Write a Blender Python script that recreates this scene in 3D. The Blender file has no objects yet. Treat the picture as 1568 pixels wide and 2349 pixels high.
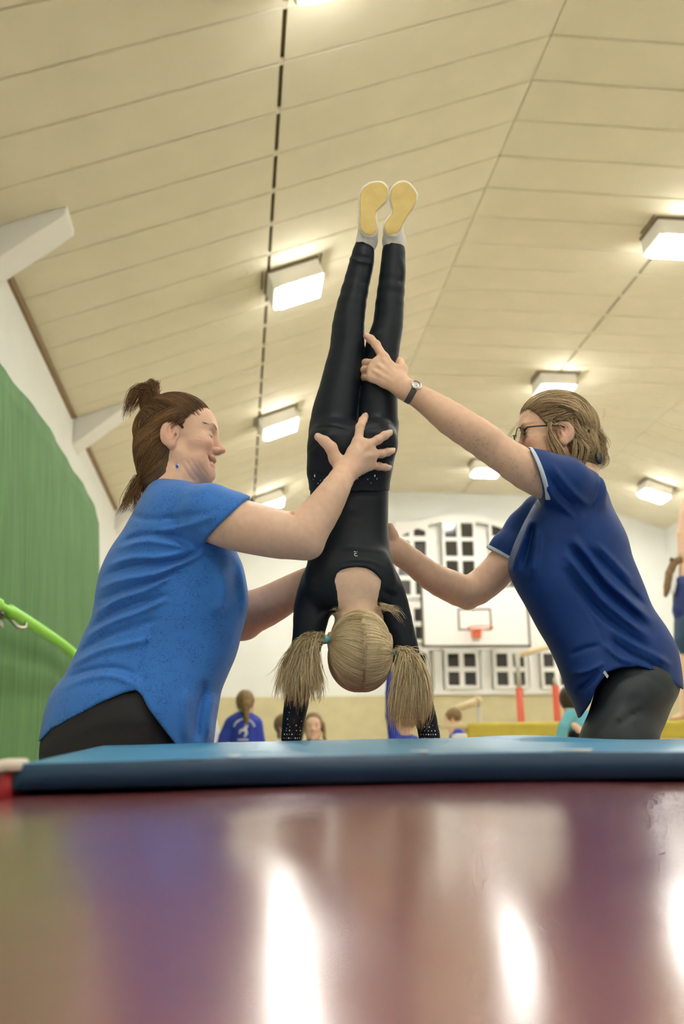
import bpy, math, random
import numpy as np
from mathutils import Matrix, Vector

# ------------------------------------------------------------------ camera, light, exposure
SC = bpy.context.scene
COL = SC.collection
W_PX, H_PX, F_PX = 1568.0, 2349.0, 2284.0          # a 35 mm lens on a full-frame body held upright
PITCH, YAW, ROLL = 0.2536, 0.1060, -0.0160
CAM_Z = 0.75
FW = np.array([math.sin(YAW)*math.cos(PITCH), math.cos(YAW)*math.cos(PITCH), math.sin(PITCH)])
RT = np.array([math.cos(YAW), -math.sin(YAW), 0.0])
UP = np.cross(RT, FW)
_c, _s = math.cos(ROLL), math.sin(ROLL)
RT, UP = RT*_c + UP*_s, UP*_c - RT*_s
CAM = np.array([0.0, 0.0, CAM_Z])

cam_data = bpy.data.cameras.new('camera')
cam_data.sensor_fit = 'VERTICAL'
cam_data.sensor_height = 36.0
cam_data.sensor_width = 24.0
cam_data.lens = F_PX/H_PX*36.0
cam_data.clip_start = 0.02
cam_data.clip_end = 100
cam_data.dof.use_dof = True
cam_data.dof.focus_distance = 2.62
cam_data.dof.aperture_fstop = 2.8
cam = bpy.data.objects.new('camera', cam_data)
COL.objects.link(cam)
M = Matrix(((RT[0], UP[0], -FW[0], CAM[0]), (RT[1], UP[1], -FW[1], CAM[1]), (RT[2], UP[2], -FW[2], CAM[2]), (0, 0, 0, 1)))
cam.matrix_world = M
SC.camera = cam

world = bpy.data.worlds.new('world')
SC.world = world
world.use_nodes = True
world.node_tree.nodes['Background'].inputs[0].default_value = (0.9, 0.85, 0.75, 1)
world.node_tree.nodes['Background'].inputs[1].default_value = 0.3

SC.view_settings.view_transform = 'Standard'
SC.view_settings.look = 'None'
SC.view_settings.gamma = 1.0
SC.view_settings.use_curve_mapping = False
SC.view_settings.exposure = 1.78
LAMP_POWER = 30.0                                   # emission of every lamp diffuser
SC.cycles.use_denoising = True
SC.cycles.max_bounces = 5
SC.cycles.diffuse_bounces = 3
SC.cycles.glossy_bounces = 2
SC.cycles.use_adaptive_sampling = True
SC.cycles.adaptive_threshold = 0.12
SC.cycles.adaptive_min_samples = 10
SC.cycles.caustics_reflective = False
SC.cycles.caustics_refractive = False
SC.cycles.sample_clamp_indirect = 6.0

rnd = random.Random(7)
nr = np.random.RandomState(7)

# ------------------------------------------------------------------ helpers
def ray(u, v):
    return (u - W_PX/2)/F_PX*RT - (v - H_PX/2)/F_PX*UP + FW
def P(u, v, d):
    """point in the hall, d metres down the hall, seen in direction (u, v)"""
    r = ray(u, v)
    return CAM + r/r[1]*d
def project(p):
    t = p.dtype if hasattr(p, 'dtype') and p.dtype == np.float32 else np.float64
    q = p - CAM.astype(t)
    z = q @ FW.astype(t)
    return W_PX/2 + F_PX*(q @ RT.astype(t))/z, H_PX/2 - F_PX*(q @ UP.astype(t))/z, z/F_PX
def mpp(u, v, d):
    return (P(u, v, d) - CAM) @ FW/F_PX

MATS = {}
def nodes_of(name):
    m = bpy.data.materials.new(name)
    m.use_nodes = True
    nt = m.node_tree
    return m, nt, nt.nodes['Principled BSDF']
def mat(name, col, rough=0.6, metal=0.0, noise=0.0, nscale=20.0, bump=0.0, bscale=60.0, spec=0.5, coat=0.0, sheen=0.0, stretch=None, sss=0.0, attr=None, nd=3.0):
    if name in MATS: return MATS[name]
    m, nt, b = nodes_of(name)
    b.inputs['Base Color'].default_value = (*col, 1)
    b.inputs['Roughness'].default_value = rough
    b.inputs['Metallic'].default_value = metal
    b.inputs['Specular IOR Level'].default_value = spec
    b.inputs['Coat Weight'].default_value = coat
    b.inputs['Sheen Weight'].default_value = sheen
    if sss:
        b.inputs['Subsurface Weight'].default_value = sss
        b.inputs['Subsurface Radius'].default_value = (1.0, 0.35, 0.2)
        b.inputs['Subsurface Scale'].default_value = 0.008
    tc = nt.nodes.new('ShaderNodeTexCoord')
    src = tc.outputs['Object']
    if stretch:
        mp = nt.nodes.new('ShaderNodeMapping'); mp.inputs['Scale'].default_value = stretch
        nt.links.new(src, mp.inputs['Vector']); src = mp.outputs['Vector']
    cur = None
    if attr:
        a = nt.nodes.new('ShaderNodeAttribute'); a.attribute_name = attr
        cur = a.outputs['Color']
        nt.links.new(cur, b.inputs['Base Color'])
    if noise > 0:
        n = nt.nodes.new('ShaderNodeTexNoise'); n.inputs['Scale'].default_value = nscale; n.inputs['Detail'].default_value = nd
        nt.links.new(src, n.inputs['Vector'])
        r = nt.nodes.new('ShaderNodeMapRange')
        r.inputs['From Min'].default_value = 0.3; r.inputs['From Max'].default_value = 0.7
        r.inputs['To Min'].default_value = 1 - noise; r.inputs['To Max'].default_value = 1 + noise
        nt.links.new(n.outputs['Fac'], r.inputs['Value'])
        mx = nt.nodes.new('ShaderNodeMix'); mx.data_type = 'RGBA'; mx.blend_type = 'MULTIPLY'; mx.inputs['Factor'].default_value = 1
        if cur: nt.links.new(cur, mx.inputs['A'])
        else: mx.inputs['A'].default_value = (*col, 1)
        nt.links.new(r.outputs['Result'], mx.inputs['B'])
        nt.links.new(mx.outputs['Result'], b.inputs['Base Color'])
    if bump > 0:
        n2 = nt.nodes.new('ShaderNodeTexNoise'); n2.inputs['Scale'].default_value = bscale; n2.inputs['Detail'].default_value = 3
        nt.links.new(src, n2.inputs['Vector'])
        bp = nt.nodes.new('ShaderNodeBump'); bp.inputs['Strength'].default_value = bump; bp.inputs['Distance'].default_value = 0.01
        nt.links.new(n2.outputs['Fac'], bp.inputs['Height'])
        nt.links.new(bp.outputs['Normal'], b.inputs['Normal'])
    MATS[name] = m
    return m
def emit(name, col, strength):
    m = bpy.data.materials.new(name); m.use_nodes = True
    nt = m.node_tree; nt.nodes.clear()
    o = nt.nodes.new('ShaderNodeOutputMaterial'); e = nt.nodes.new('ShaderNodeEmission')
    e.inputs[0].default_value = (*col, 1); e.inputs[1].default_value = strength
    nt.links.new(e.outputs[0], o.inputs[0])
    return m

def tag(o, label=None, cat=None, group=None, kind=None):
    if label: o['label'] = label
    if cat: o['category'] = cat
    if group: o['group'] = group
    if kind: o['kind'] = kind
    return o
def thing(name, loc, label, cat, group=None):
    o = bpy.data.objects.new(name, None); COL.objects.link(o)
    o.location = loc
    o.empty_display_size = 0.05
    return tag(o, label, cat, group)
def link(name, me, material, parent=None):
    o = bpy.data.objects.new(name, me); COL.objects.link(o)
    if material is not None:
        me.materials.clear()
        for mm in (material if isinstance(material, (list, tuple)) else [material]): me.materials.append(mm)
    if parent is not None:
        o.parent = parent
        o.matrix_parent_inverse = Matrix.Translation(-world_loc(parent))
    return o
def world_loc(o):
    if o.parent is None: return Vector(o.location)
    return Vector((0, 0, 0))                        # meshes are written in hall coordinates
def from_arrays(name, verts, faces, material, parent=None, smooth=True, col=None):
    verts = np.asarray(verts, dtype=np.float32)
    me = bpy.data.meshes.new(name)
    if isinstance(faces, np.ndarray) and faces.ndim == 2:
        n, k = faces.shape
        me.vertices.add(len(verts)); me.vertices.foreach_set('co', verts.ravel())
        me.loops.add(n*k); me.loops.foreach_set('vertex_index', faces.astype(np.int32).ravel())
        me.polygons.add(n); me.polygons.foreach_set('loop_start', np.arange(0, n*k, k, dtype=np.int32))
        me.update(calc_edges=True); me.validate()
    else:
        me.from_pydata([tuple(map(float, v)) for v in verts], [], [tuple(f) for f in faces]); me.update()
    if smooth: me.polygons.foreach_set('use_smooth', np.ones(len(me.polygons), dtype=bool))
    if col is not None:
        ca = me.color_attributes.new('Col', 'FLOAT_COLOR', 'POINT')
        c4 = np.ones((len(verts), 4), np.float32); c4[:, :3] = col
        ca.data.foreach_set('color', c4.ravel())
    return link(name, me, material, parent)

class MB:
    """collects simple solids into one mesh"""
    def __init__(s): s.v = []; s.f = []
    def add(s, v, f):
        n = len(s.v); s.v += [tuple(map(float, p)) for p in v]; s.f += [tuple(i + n for i in q) for q in f]
    def hexa(s, a):                                  # eight corners, bottom 4 then top 4
        s.add(a, [(0, 3, 2, 1), (4, 5, 6, 7), (0, 1, 5, 4), (1, 2, 6, 5), (2, 3, 7, 6), (3, 0, 4, 7)])
    def box(s, x0, x1, y0, y1, z0, z1):
        s.hexa([(x0, y0, z0), (x1, y0, z0), (x1, y1, z0), (x0, y1, z0), (x0, y0, z1), (x1, y0, z1), (x1, y1, z1), (x0, y1, z1)])
    def obox(s, o, ax, ay, az):                      # corner + three edge vectors
        o, ax, ay, az = map(np.asarray, (o, ax, ay, az))
        s.hexa([o, o + ax, o + ax + ay, o + ay, o + az, o + ax + az, o + ax + ay + az, o + ay + az])
    def tube(s, pts, rad, n=8, cap=True):
        v, f = tube_arrays(np.asarray(pts, float), np.broadcast_to(np.asarray(rad, float), (len(pts),)), n, cap)
        s.add(v, f)
    def build(s, name, m, parent=None, smooth=False, bevel=0.0):
        o = from_arrays(name, s.v, s.f, m, parent, smooth)
        if bevel:
            b = o.modifiers.new('bevel', 'BEVEL'); b.width = bevel; b.segments = 2; b.limit_method = 'ANGLE'
        return o
def tube_arrays(pts, rad, n=8, cap=True):
    m = len(pts)
    t = np.gradient(pts, axis=0); t /= np.linalg.norm(t, axis=1)[:, None] + 1e-9
    ref = np.array([0.0, 0, 1.0]) if abs(t[0][2]) < 0.9 else np.array([1.0, 0, 0])
    u = np.cross(t[0], ref); u /= np.linalg.norm(u)
    v = []
    for i in range(m):
        u = u - t[i]*(u @ t[i]); u /= np.linalg.norm(u) + 1e-9
        w = np.cross(t[i], u)
        for k in range(n):
            a = 2*math.pi*k/n
            v.append(pts[i] + rad[i]*(math.cos(a)*u + math.sin(a)*w))
    f = [(i*n + k, i*n + (k + 1) % n, (i + 1)*n + (k + 1) % n, (i + 1)*n + k) for i in range(m - 1) for k in range(n)]
    if cap: f += [tuple(range(n - 1, -1, -1)), tuple((m - 1)*n + k for k in range(n))]
    return v, f
def bez(ctrl, n):
    """Catmull-Rom through ctrl points"""
    c = np.asarray(ctrl, float); m = len(c)
    e = np.vstack([2*c[0] - c[1], c, 2*c[-1] - c[-2]])
    t = np.linspace(0, m - 1 - 1e-6, n); i = t.astype(int); s = (t - i)[:, None]
    p0, p1, p2, p3 = e[i], e[i + 1], e[i + 2], e[i + 3]
    return 0.5*(2*p1 + (p2 - p0)*s + (2*p0 - 5*p1 + 4*p2 - p3)*s*s + (3*p1 - p0 - 3*p2 + p3)*s**3)

def strands(name, curves, r0, material, parent, sides=3, taper=0.25, kind=None):
    """many tapered strands as one mesh: curves (N, S, 3), r0 (N,)"""
    C = np.asarray(curves, float); N, S, _ = C.shape
    r0 = np.broadcast_to(np.asarray(r0, float), (N,))
    t = np.gradient(C, axis=1); t /= np.linalg.norm(t, axis=2)[..., None] + 1e-9
    ref = np.array([0.31, 0.87, 0.38]); u = np.cross(t, ref); u /= np.linalg.norm(u, axis=2)[..., None] + 1e-9
    w = np.cross(t, u)
    s = np.linspace(0, 1, S); prof = np.minimum(1, 0.55 + 3*s)*(1 - (1 - taper)*np.clip((s - .55)/.45, 0, 1)**1.5)
    V = []
    for k in range(sides):
        a = 2*math.pi*k/sides
        V.append(C + (r0[:, None]*prof[None])[..., None]*(math.cos(a)*u + math.sin(a)*w))
    V = np.stack(V, 2)                               # N,S,sides,3
    idx = np.arange(N*S*sides).reshape(N, S, sides)
    a = idx[:, :-1, :]; b = np.roll(idx, -1, 2)[:, :-1, :]; c = np.roll(idx, -1, 2)[:, 1:, :]; d = idx[:, 1:, :]
    F = np.stack([a, b, c, d], -1).reshape(-1, 4)
    shade = np.repeat(nr.uniform(0.62, 1.3, N), S*sides)
    o = from_arrays(name, V.reshape(-1, 3), F, material, parent, True, col=np.stack([shade]*3, 1))
    if kind: o['kind'] = kind
    return o

# ------------------------------------------------------------------ implicit surfaces
BIG = 9.0
def smin(a, b, k):
    h = np.maximum(k - np.abs(a - b), 0)/k
    return np.minimum(a, b) - h*h*k*0.25
def nrm(a): return np.sqrt(np.einsum('ij,ij->i', a, a))
class Field:
    def __init__(s): s.ops = []
    def add(s, fn, lo, hi, k=0.01, op='u'):
        s.ops.append((fn, np.asarray(lo, float), np.asarray(hi, float), k, op)); return s
    def bounds(s):
        lo = np.min([o[1] for o in s.ops if o[4] == 'u'], 0); hi = np.max([o[2] for o in s.ops if o[4] == 'u'], 0)
        return lo, hi
    def __call__(s, p):
        """p: a spatially compact set of points"""
        d = np.full(len(p), BIG, np.float32)
        pl, ph = p.min(0), p.max(0)
        for fn, lo, hi, k, op in s.ops:
            mg = 3*k + 0.045
            if (pl > hi + mg).any() or (ph < lo - mg).any(): continue
            e = fn(p).astype(np.float32); c = d
            if op == 'u':
                if k > 0:
                    h = np.maximum(k - np.abs(c - e), 0)/k
                    d = np.minimum(c, e) - h*h*k*0.25
                else: d = np.minimum(c, e)
            elif op == 's':
                if k > 0:
                    h = np.maximum(k - np.abs(c + e), 0)/k
                    d = np.maximum(c, -e) + h*h*k*0.25
                else: d = np.maximum(c, -e)
            elif op == 'd': d = c - e                # displacement
            elif op == 'i': d = np.maximum(c, e)
        return d

def rc(a, b, ra, rb):
    a = np.asarray(a, float); b = np.asarray(b, float); ba = b - a; L = ba @ ba + 1e-12
    A, B, L_, ra_, dr = a.astype(np.float32), (ba/L).astype(np.float32), ba.astype(np.float32), float(ra), float(rb - ra)
    def fn(p):
        q = p.astype(np.float32) - A; h = np.clip(q @ B, 0, 1); q -= h[:, None]*L_
        return nrm(q) - (ra_ + dr*h)
        return nrm(q - h[:, None]*ba) - (ra + (rb - ra)*h)
    m = max(ra, rb)
    return fn, np.minimum(a, b) - m, np.maximum(a, b) + m
def rcflat(a, b, ra, rb, n, fac):
    """tapered capsule flattened by fac along n"""
    a = np.asarray(a, float); b = np.asarray(b, float); ba = b - a; L = ba @ ba + 1e-12; n = np.asarray(n, float); n = n/np.linalg.norm(n)
    def fn(p):
        q = p - a; h = np.clip(q @ ba/L, 0, 1); e = q - h[:, None]*ba
        en = e @ n; e = e + ((fac - 1)*en)[:, None]*n
        return (nrm(e) - (ra + (rb - ra)*h))/(1 + 0.5*(fac - 1))
    m = max(ra, rb)
    return fn, np.minimum(a, b) - m, np.maximum(a, b) + m
def ell(c, r, R=None):
    c = np.asarray(c, float); r = np.asarray(r, float); R = np.eye(3) if R is None else np.asarray(R, float)   # columns = axes
    cf, i1, i2, Rf = c.astype(np.float32), (1/r).astype(np.float32), (1/(r*r)).astype(np.float32), R.astype(np.float32)
    def fn(p):
        q = (p.astype(np.float32) - cf) @ Rf
        k0 = nrm(q*i1); k1 = nrm(q*i2) + 1e-9
        return k0*(k0 - 1)/k1
    m = r.max()
    return fn, c - m, c + m
def cut(prim, o, n):
    """keep the side of the plane that n points away from"""
    fn, lo, hi = prim; o = np.asarray(o, float); n = np.asarray(n, float); n = n/np.linalg.norm(n)
    return (lambda p: np.maximum(fn(p), (p - o) @ n)), lo, hi
def chain(F, pts, k=0.02, op='u', grow=0.0, sub=1):
    """pts: (u, v, depth, radius in pixels) -> tapered capsules"""
    W = [(P(u, v, d), r*mpp(u, v, d) + grow) for u, v, d, r in pts]
    if sub > 1 and len(W) > 2:
        a = np.array([np.append(p, r) for p, r in W]); a = bez(a, (len(W) - 1)*sub + 1)
        W = [(q[:3], q[3]) for q in a]
    prims = [rc(a, b, ra, rb) for (a, ra), (b, rb) in zip(W, W[1:])]
    def fn(p):
        pl, ph = p.min(0), p.max(0)
        d = np.full(len(p), 0.09, np.float32)
        for f, lo, hi in prims:
            if (pl > hi + .07).any() or (ph < lo - .07).any(): continue
            d = smin(d, f(p), 0.010)
        return d + 0.0013
    F.add(fn, np.min([q[1] for q in prims], 0), np.max([q[2] for q in prims], 0), k, op)
    return W
def loft(sec, n=2.2, shrink=0.0):
    """sec: (v, uL, uR, centre depth, depth half-size) -> a body of super-elliptic sections"""
    S = np.array(sorted(sec), float)
    pts = []
    for v, a, b, d, t in S:
        for dd in (d - t, d + t):
            pts += [P(a, v, dd), P(b, v, dd)]
    pts = np.array(pts)
    # smooth resample of the section table
    vv = np.linspace(S[0, 0], S[-1, 0], 120)
    T = bez(S, 600); T = np.array([np.interp(vv, T[:, 0], T[:, j]) for j in range(1, 5)])
    def fn(p):
        u, v, m = project(p)
        vc = np.clip(v, S[0, 0], S[-1, 0])
        a = np.interp(vc, vv, T[0]); b = np.interp(vc, vv, T[1]); d = np.interp(vc, vv, T[2]); t = np.interp(vc, vv, T[3]) - shrink
        hw = (b - a)/2*m - shrink
        s1 = np.abs((u - (a + b)/2)*m/hw); s2 = np.abs((p[:, 1] - d)/t)
        r = (s1**n + s2**n)**(1/n)
        dd = (r - 1)*np.minimum(hw, t)
        ev = np.abs(v - vc)*m
        return np.where(ev > 0, np.sqrt(np.maximum(dd, 0)**2 + ev**2), dd)
    return fn, pts.min(0), pts.max(0)
def local(prim_fn_lo_hi, o, R, s=1.0):
    """a primitive given in local coordinates, axes = columns of R, origin o, scale s"""
    fn, lo, hi = prim_fn_lo_hi
    c = np.array([[x, y, z] for x in (lo[0], hi[0]) for y in (lo[1], hi[1]) for z in (lo[2], hi[2])])
    w = (c*s) @ R.T + o
    of, Rf, sf = np.asarray(o, np.float32), (np.asarray(R)/s).astype(np.float32), float(s)
    return (lambda p: sf*fn((p.astype(np.float32) - of) @ Rf)), w.min(0), w.max(0)

def seg_dist2d(u, v, poly):
    best = np.full(len(u), 1e9); tt = np.zeros(len(u))
    n = len(poly) - 1
    for i in range(n):
        ax, ay = poly[i]; bx, by = poly[i + 1]
        dx, dy = bx - ax, by - ay; L = dx*dx + dy*dy + 1e-9
        h = np.clip(((u - ax)*dx + (v - ay)*dy)/L, 0, 1)
        d = np.hypot(u - ax - h*dx, v - ay - h*dy)
        m = d < best; best[m] = d[m]; tt[m] = (i + h[m])/n
    return best, tt
def folds(F, specs, side=None):
    """cloth folds: (polyline, width, height in m) raised or sunk on the face of the cloth that looks to -y"""
    for poly, w, h in specs:
        poly = bez(np.array(poly, float), 2*len(poly) + 1) if len(poly) > 2 else np.array(poly, float)
        d0 = side[0] if side else 2.4
        a = P(poly[:, 0].min() - 2*w, poly[:, 1].max() + 2*w, side[0] if side else 2.2); b = P(poly[:, 0].max() + 2*w, poly[:, 1].min() - 2*w, side[1] if side else 2.62)
        c = P(poly[:, 0].min() - 2*w, poly[:, 1].min() - 2*w, side[1] if side else 2.62); e = P(poly[:, 0].max() + 2*w, poly[:, 1].max() + 2*w, side[0] if side else 2.2)
        A = np.array([a, b, c, e])
        def fn(p, poly=poly, w=w, h=h):
            u, v, m = project(p)
            r = np.zeros(len(p), np.float32); g = 2.6*w
            k = (u > poly[:, 0].min() - g) & (u < poly[:, 0].max() + g) & (v > poly[:, 1].min() - g) & (v < poly[:, 1].max() + g)
            if k.any():
                d, t = seg_dist2d(u[k], v[k], poly)
                r[k] = h*np.exp(-(d/w)**2)*np.clip(np.minimum(t, 1 - t)*5, 0, 1)**0.7
            return r
        F.add(fn, A.min(0), A.max(0), 0.0, 'd')

def sdpoly(u, v, poly):
    """signed distance to a closed polygon, in pixels"""
    poly = np.asarray(poly, float)
    d, _ = seg_dist2d(u, v, np.vstack([poly, poly[:1]]))
    ins = np.zeros(len(u), bool); n = len(poly)
    for i in range(n):
        ax, ay = poly[i]; bx, by = poly[(i + 1) % n]
        c = ((ay > v) != (by > v)) & (u < (bx - ax)*(v - ay)/(by - ay + 1e-12) + ax)
        ins ^= c
    return np.where(ins, -d, d)

def mesh_field(F, h, lo=None, hi=None, smooth=1):
    L, Hh = F.bounds()
    lo = L - 0.02 if lo is None else np.maximum(lo, L - 0.02); hi = Hh + 0.02 if hi is None else np.minimum(hi, Hh + 0.02)
    B = 6
    nb = np.ceil((hi - lo)/(h*B)).astype(int) + 1
    cx = [lo[i] + (np.arange(nb[i]) + 0.5)*h*B for i in range(3)]
    g = np.stack(np.meshgrid(*cx, indexing='ij'), -1).reshape(-1, 3)
    g = g.reshape(*nb, 3); d = np.empty(nb, np.float32); q8 = 6
    for i in range(0, nb[0], q8):
        for j in range(0, nb[1], q8):
            for k in range(0, nb[2], q8):
                q = g[i:i + q8, j:j + q8, k:k + q8]; d[i:i + q8, j:j + q8, k:k + q8] = F(q.reshape(-1, 3)).reshape(q.shape[:3])
    near = np.abs(d) < h*B*1.9
    # dense sign grid filled from the coarse one
    n = nb*B + 1
    D = np.repeat(np.repeat(np.repeat(np.where(d < 0, -1.0, 1.0).astype(np.float32), B, 0), B, 1), B, 2)
    D = np.pad(D, ((0, 1), (0, 1), (0, 1)), mode='edge')
    bi = np.argwhere(near)
    off = np.stack(np.meshgrid(*[np.arange(B + 1)]*3, indexing='ij'), -1).reshape(-1, 3)
    sb = bi//3; key = (sb[:, 0]*4096 + sb[:, 1])*4096 + sb[:, 2]
    od = np.argsort(key, kind='stable'); bi = bi[od]; key = key[od]
    for grp in np.split(bi, np.flatnonzero(np.diff(key)) + 1):
        fl = np.unique(np.ravel_multi_index((grp[:, None]*B + off[None]).reshape(-1, 3).T, n))
        ijk = np.stack(np.unravel_index(fl, n), -1)
        D.ravel()[fl] = F((lo + ijk*h).astype(np.float32))
    # surface nets
    S = D < 0
    cnt = np.zeros(np.array(n) - 1, np.uint8)
    for a in (0, 1):
        for b in (0, 1):
            for c in (0, 1):
                cnt += S[a:n[0] - 1 + a, b:n[1] - 1 + b, c:n[2] - 1 + c]
    cells = np.argwhere((cnt > 0) & (cnt < 8)); del cnt
    cid = np.full(np.array(n) - 1, -1, np.int32); cid[tuple(cells.T)] = np.arange(len(cells))
    acc = np.zeros((len(cells), 3)); w = np.zeros(len(cells))
    corners = [(a, b, c) for a in (0, 1) for b in (0, 1) for c in (0, 1)]
    for c0 in corners:
        for ax in range(3):
            if c0[ax] == 1: continue
            c1 = list(c0); c1[ax] = 1
            v0 = D[tuple((cells + c0).T)]; v1 = D[tuple((cells + c1).T)]
            m = (v0 < 0) != (v1 < 0)
            t = np.where(m, v0/(v0 - v1 + 1e-12), 0)
            q = np.tile(np.array(c0, float), (len(cells), 1)); q[:, ax] += t
            acc += q*m[:, None]; w += m
    V = lo + (cells + acc/w[:, None])*h
    Fs = []
    for ax in range(3):
        o1, o2 = [(1, 2), (2, 0), (0, 1)][ax]
        sl0 = [slice(None)]*3; sl1 = [slice(None)]*3; sl0[ax] = slice(0, -1); sl1[ax] = slice(1, None)
        e = np.argwhere(S[tuple(sl0)] != S[tuple(sl1)])
        e = e[(e[:, o1] > 0) & (e[:, o2] > 0) & (e[:, o1] < n[o1] - 1) & (e[:, o2] < n[o2] - 1)]
        st = S[tuple(e.T)]
        def at(da, db):
            q = e.copy(); q[:, o1] -= da; q[:, o2] -= db
            return cid[tuple(q.T)]
        quad = np.stack([at(1, 1), at(0, 1), at(0, 0), at(1, 0)], 1)
        quad[~st] = quad[~st][:, ::-1]
        Fs.append(quad)
    Q = np.concatenate(Fs); Q = Q[(Q >= 0).all(1)]
    for _ in range(smooth):
        s = np.zeros_like(V); c = np.zeros(len(V))
        for i in range(4):
            a = Q[:, i]; b = Q[:, (i + 1) % 4]
            for k in range(3):
                s[:, k] += np.bincount(a, V[b, k], len(V)) + np.bincount(b, V[a, k], len(V))
            c += np.bincount(a, minlength=len(V)) + np.bincount(b, minlength=len(V))
        V = 0.5*V + 0.5*s/np.maximum(c, 1)[:, None]
    return V, Q
def merge(parts):
    V = []; Q = []; n = 0
    for v, q in parts: V.append(v); Q.append(q + n); n += len(v)
    return np.concatenate(V), np.concatenate(Q)
# ------------------------------------------------------------------ the hall
m_ceil = mat('ceiling cream', (0.82, 0.755, 0.575), 0.85, noise=0.03, nscale=3.0)
m_gap = mat('ceiling gap', (0.16, 0.12, 0.06), 0.9)
m_wallw = mat('wall white', (0.83, 0.845, 0.80), 0.8, noise=0.02, nscale=2.0)
m_wains = mat('wall sand', (0.62, 0.56, 0.33), 0.7, noise=0.06, nscale=4.0)
m_white = mat('white paint', (0.88, 0.87, 0.82), 0.5)
m_trimb = mat('brown trim', (0.30, 0.19, 0.09), 0.7)
m_floor = mat('sports floor', (0.62, 0.53, 0.38), 0.35, noise=0.08, nscale=6.0, stretch=(12, 0.6, 1))
m_pane = mat('night pane', (0.035, 0.032, 0.028), 0.12, spec=0.6)

X_L, X_R0, X_R1, X_R2 = -1.779, 2.258, 6.45, 8.42
Z_TOP = 5.25 + CAM_Z
TL = math.tan(0.3664)
Z_L = Z_TOP - (X_R0 - X_L)*TL
Z_R1 = Z_TOP - (X_R1 - X_R0)*math.tan(0.0138)
Z_R2 = 4.53 + CAM_Z
X_GL, X_GR = 0.2436, 4.329
Y_B, Y_F = -9.0, 18.5
def zc(x):
    if x <= X_R0: return Z_TOP - (X_R0 - x)*TL
    if x <= X_R1: return Z_TOP - (x - X_R0)*math.tan(0.0138)
    return Z_R1 - (x - X_R1)*(Z_R1 - Z_R2)/(X_R2 - X_R1)

b = MB(); b.box(X_L - 0.3, X_R2 + 0.3, Y_B - 0.3, Y_F + 0.3, -0.2, 0); tag(b.build('floor', m_floor), kind='structure')
b = MB(); b.box(X_L - 0.3, X_L, Y_B, Y_F, 0, Z_L + 0.05); wl = tag(b.build('wall_left', m_wallw), kind='structure')
b = MB(); b.box(X_R2, X_R2 + 0.3, Y_B, Y_F, 0, Z_R2 + 0.05); tag(b.build('wall_right', m_wallw), kind='structure')
prof = [(X_L - .3, 0), (X_R2 + .3, 0), (X_R2 + .3, Z_R2 + .1), (X_R1, Z_R1 + .1), (X_R0, Z_TOP + .1), (X_L - .3, Z_L + .1)]
for nm, y0, y1 in (('wall_back', Y_B - 0.3, Y_B), ('wall_far', Y_F, Y_F + 0.3)):
    n = len(prof)
    v = [(x, y0, z) for x, z in prof] + [(x, y1, z) for x, z in prof]
    f = [tuple(range(n)), tuple(range(2*n - 1, n - 1, -1))] + [(i, i + n, (i + 1) % n + n, (i + 1) % n) for i in range(n)]
    wf = tag(from_arrays(nm, v, f, m_wallw, None, False), kind='structure')
# sand coloured lower wall at the far end and its top ledge
zw = P(900, 1597, Y_F)[2]
b = MB(); b.box(X_L, X_R2, Y_F - 0.06, Y_F, 0, zw); tag(b.build('trim_1', m_wains), kind='structure')
# roof deck above the panels, dark in the joints
xs = [X_L - .3, X_R0, X_R1, X_R2 + .3]
v = []; f = []
for y in (Y_B - .3, Y_F + .3):
    for dz in (0.03, 0.25):
        v += [(x, y, (zc(x) if x > X_L else Z_L - .3*TL) + dz) for x in xs]
n = 4
for i in range(3): f += [(i, i + 1, 2*n + i + 1, 2*n + i), (n + i, 3*n + i, 3*n + i + 1, n + i + 1)]
f += [(0, 2*n, 3*n, n), (3, n + 3, 3*n + 3, 2*n + 3)]
for i in range(3): f += [(i, n + i, n + i + 1, i + 1), (2*n + i, 2*n + i + 1, 3*n + i + 1, 3*n + i)]
ceil = tag(from_arrays('ceiling', v, f, m_gap, None, False), kind='structure')
SP, T0 = 0.500325, 6.061125
cols = [(X_L + 0.03, X_GL - 0.014), (X_GL + 0.014, X_R0 - 0.004), (X_R0 + 0.004, X_GR - 0.014), (X_GR + 0.014, X_R1 - 0.004), (X_R1 + 0.004, X_R2)]
shared = {}
for k in range(-31, 25):
    y0, y1 = T0 + k*SP, T0 + (k + 1)*SP
    if y0 > Y_F: break
    for j, (xa, xb) in enumerate(cols):
        if j not in shared:
            za, zb = zc(xa + 1e-6), zc(xb - 1e-6)
            mb = MB()
            g = 0.0045
            # a pressed panel: flat face with a small chamfer into each joint
            top = 0.03
            mb.hexa([(xa, g + .008, za), (xb, g + .008, zb), (xb, SP - g - .008, zb), (xa, SP - g - .008, za),
                     (xa, g, za + .012), (xb, g, zb + .012), (xb, SP - g, zb + .012), (xa, SP - g, za + .012)])
            mb.hexa([(xa, g, za + .012), (xb, g, zb + .012), (xb, SP - g, zb + .012), (xa, SP - g, za + .012),
                     (xa, g, za + top), (xb, g, zb + top), (xb, SP - g, zb + top), (xa, SP - g, za + top)])
            o = mb.build('ceiling_panel', m_ceil, ceil)
            shared[j] = o.data
            o.location.y = y0
        else:
            o = bpy.data.objects.new('ceiling_panel', shared[j]); COL.objects.link(o); o.parent = ceil; o.location.y = y0
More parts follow.
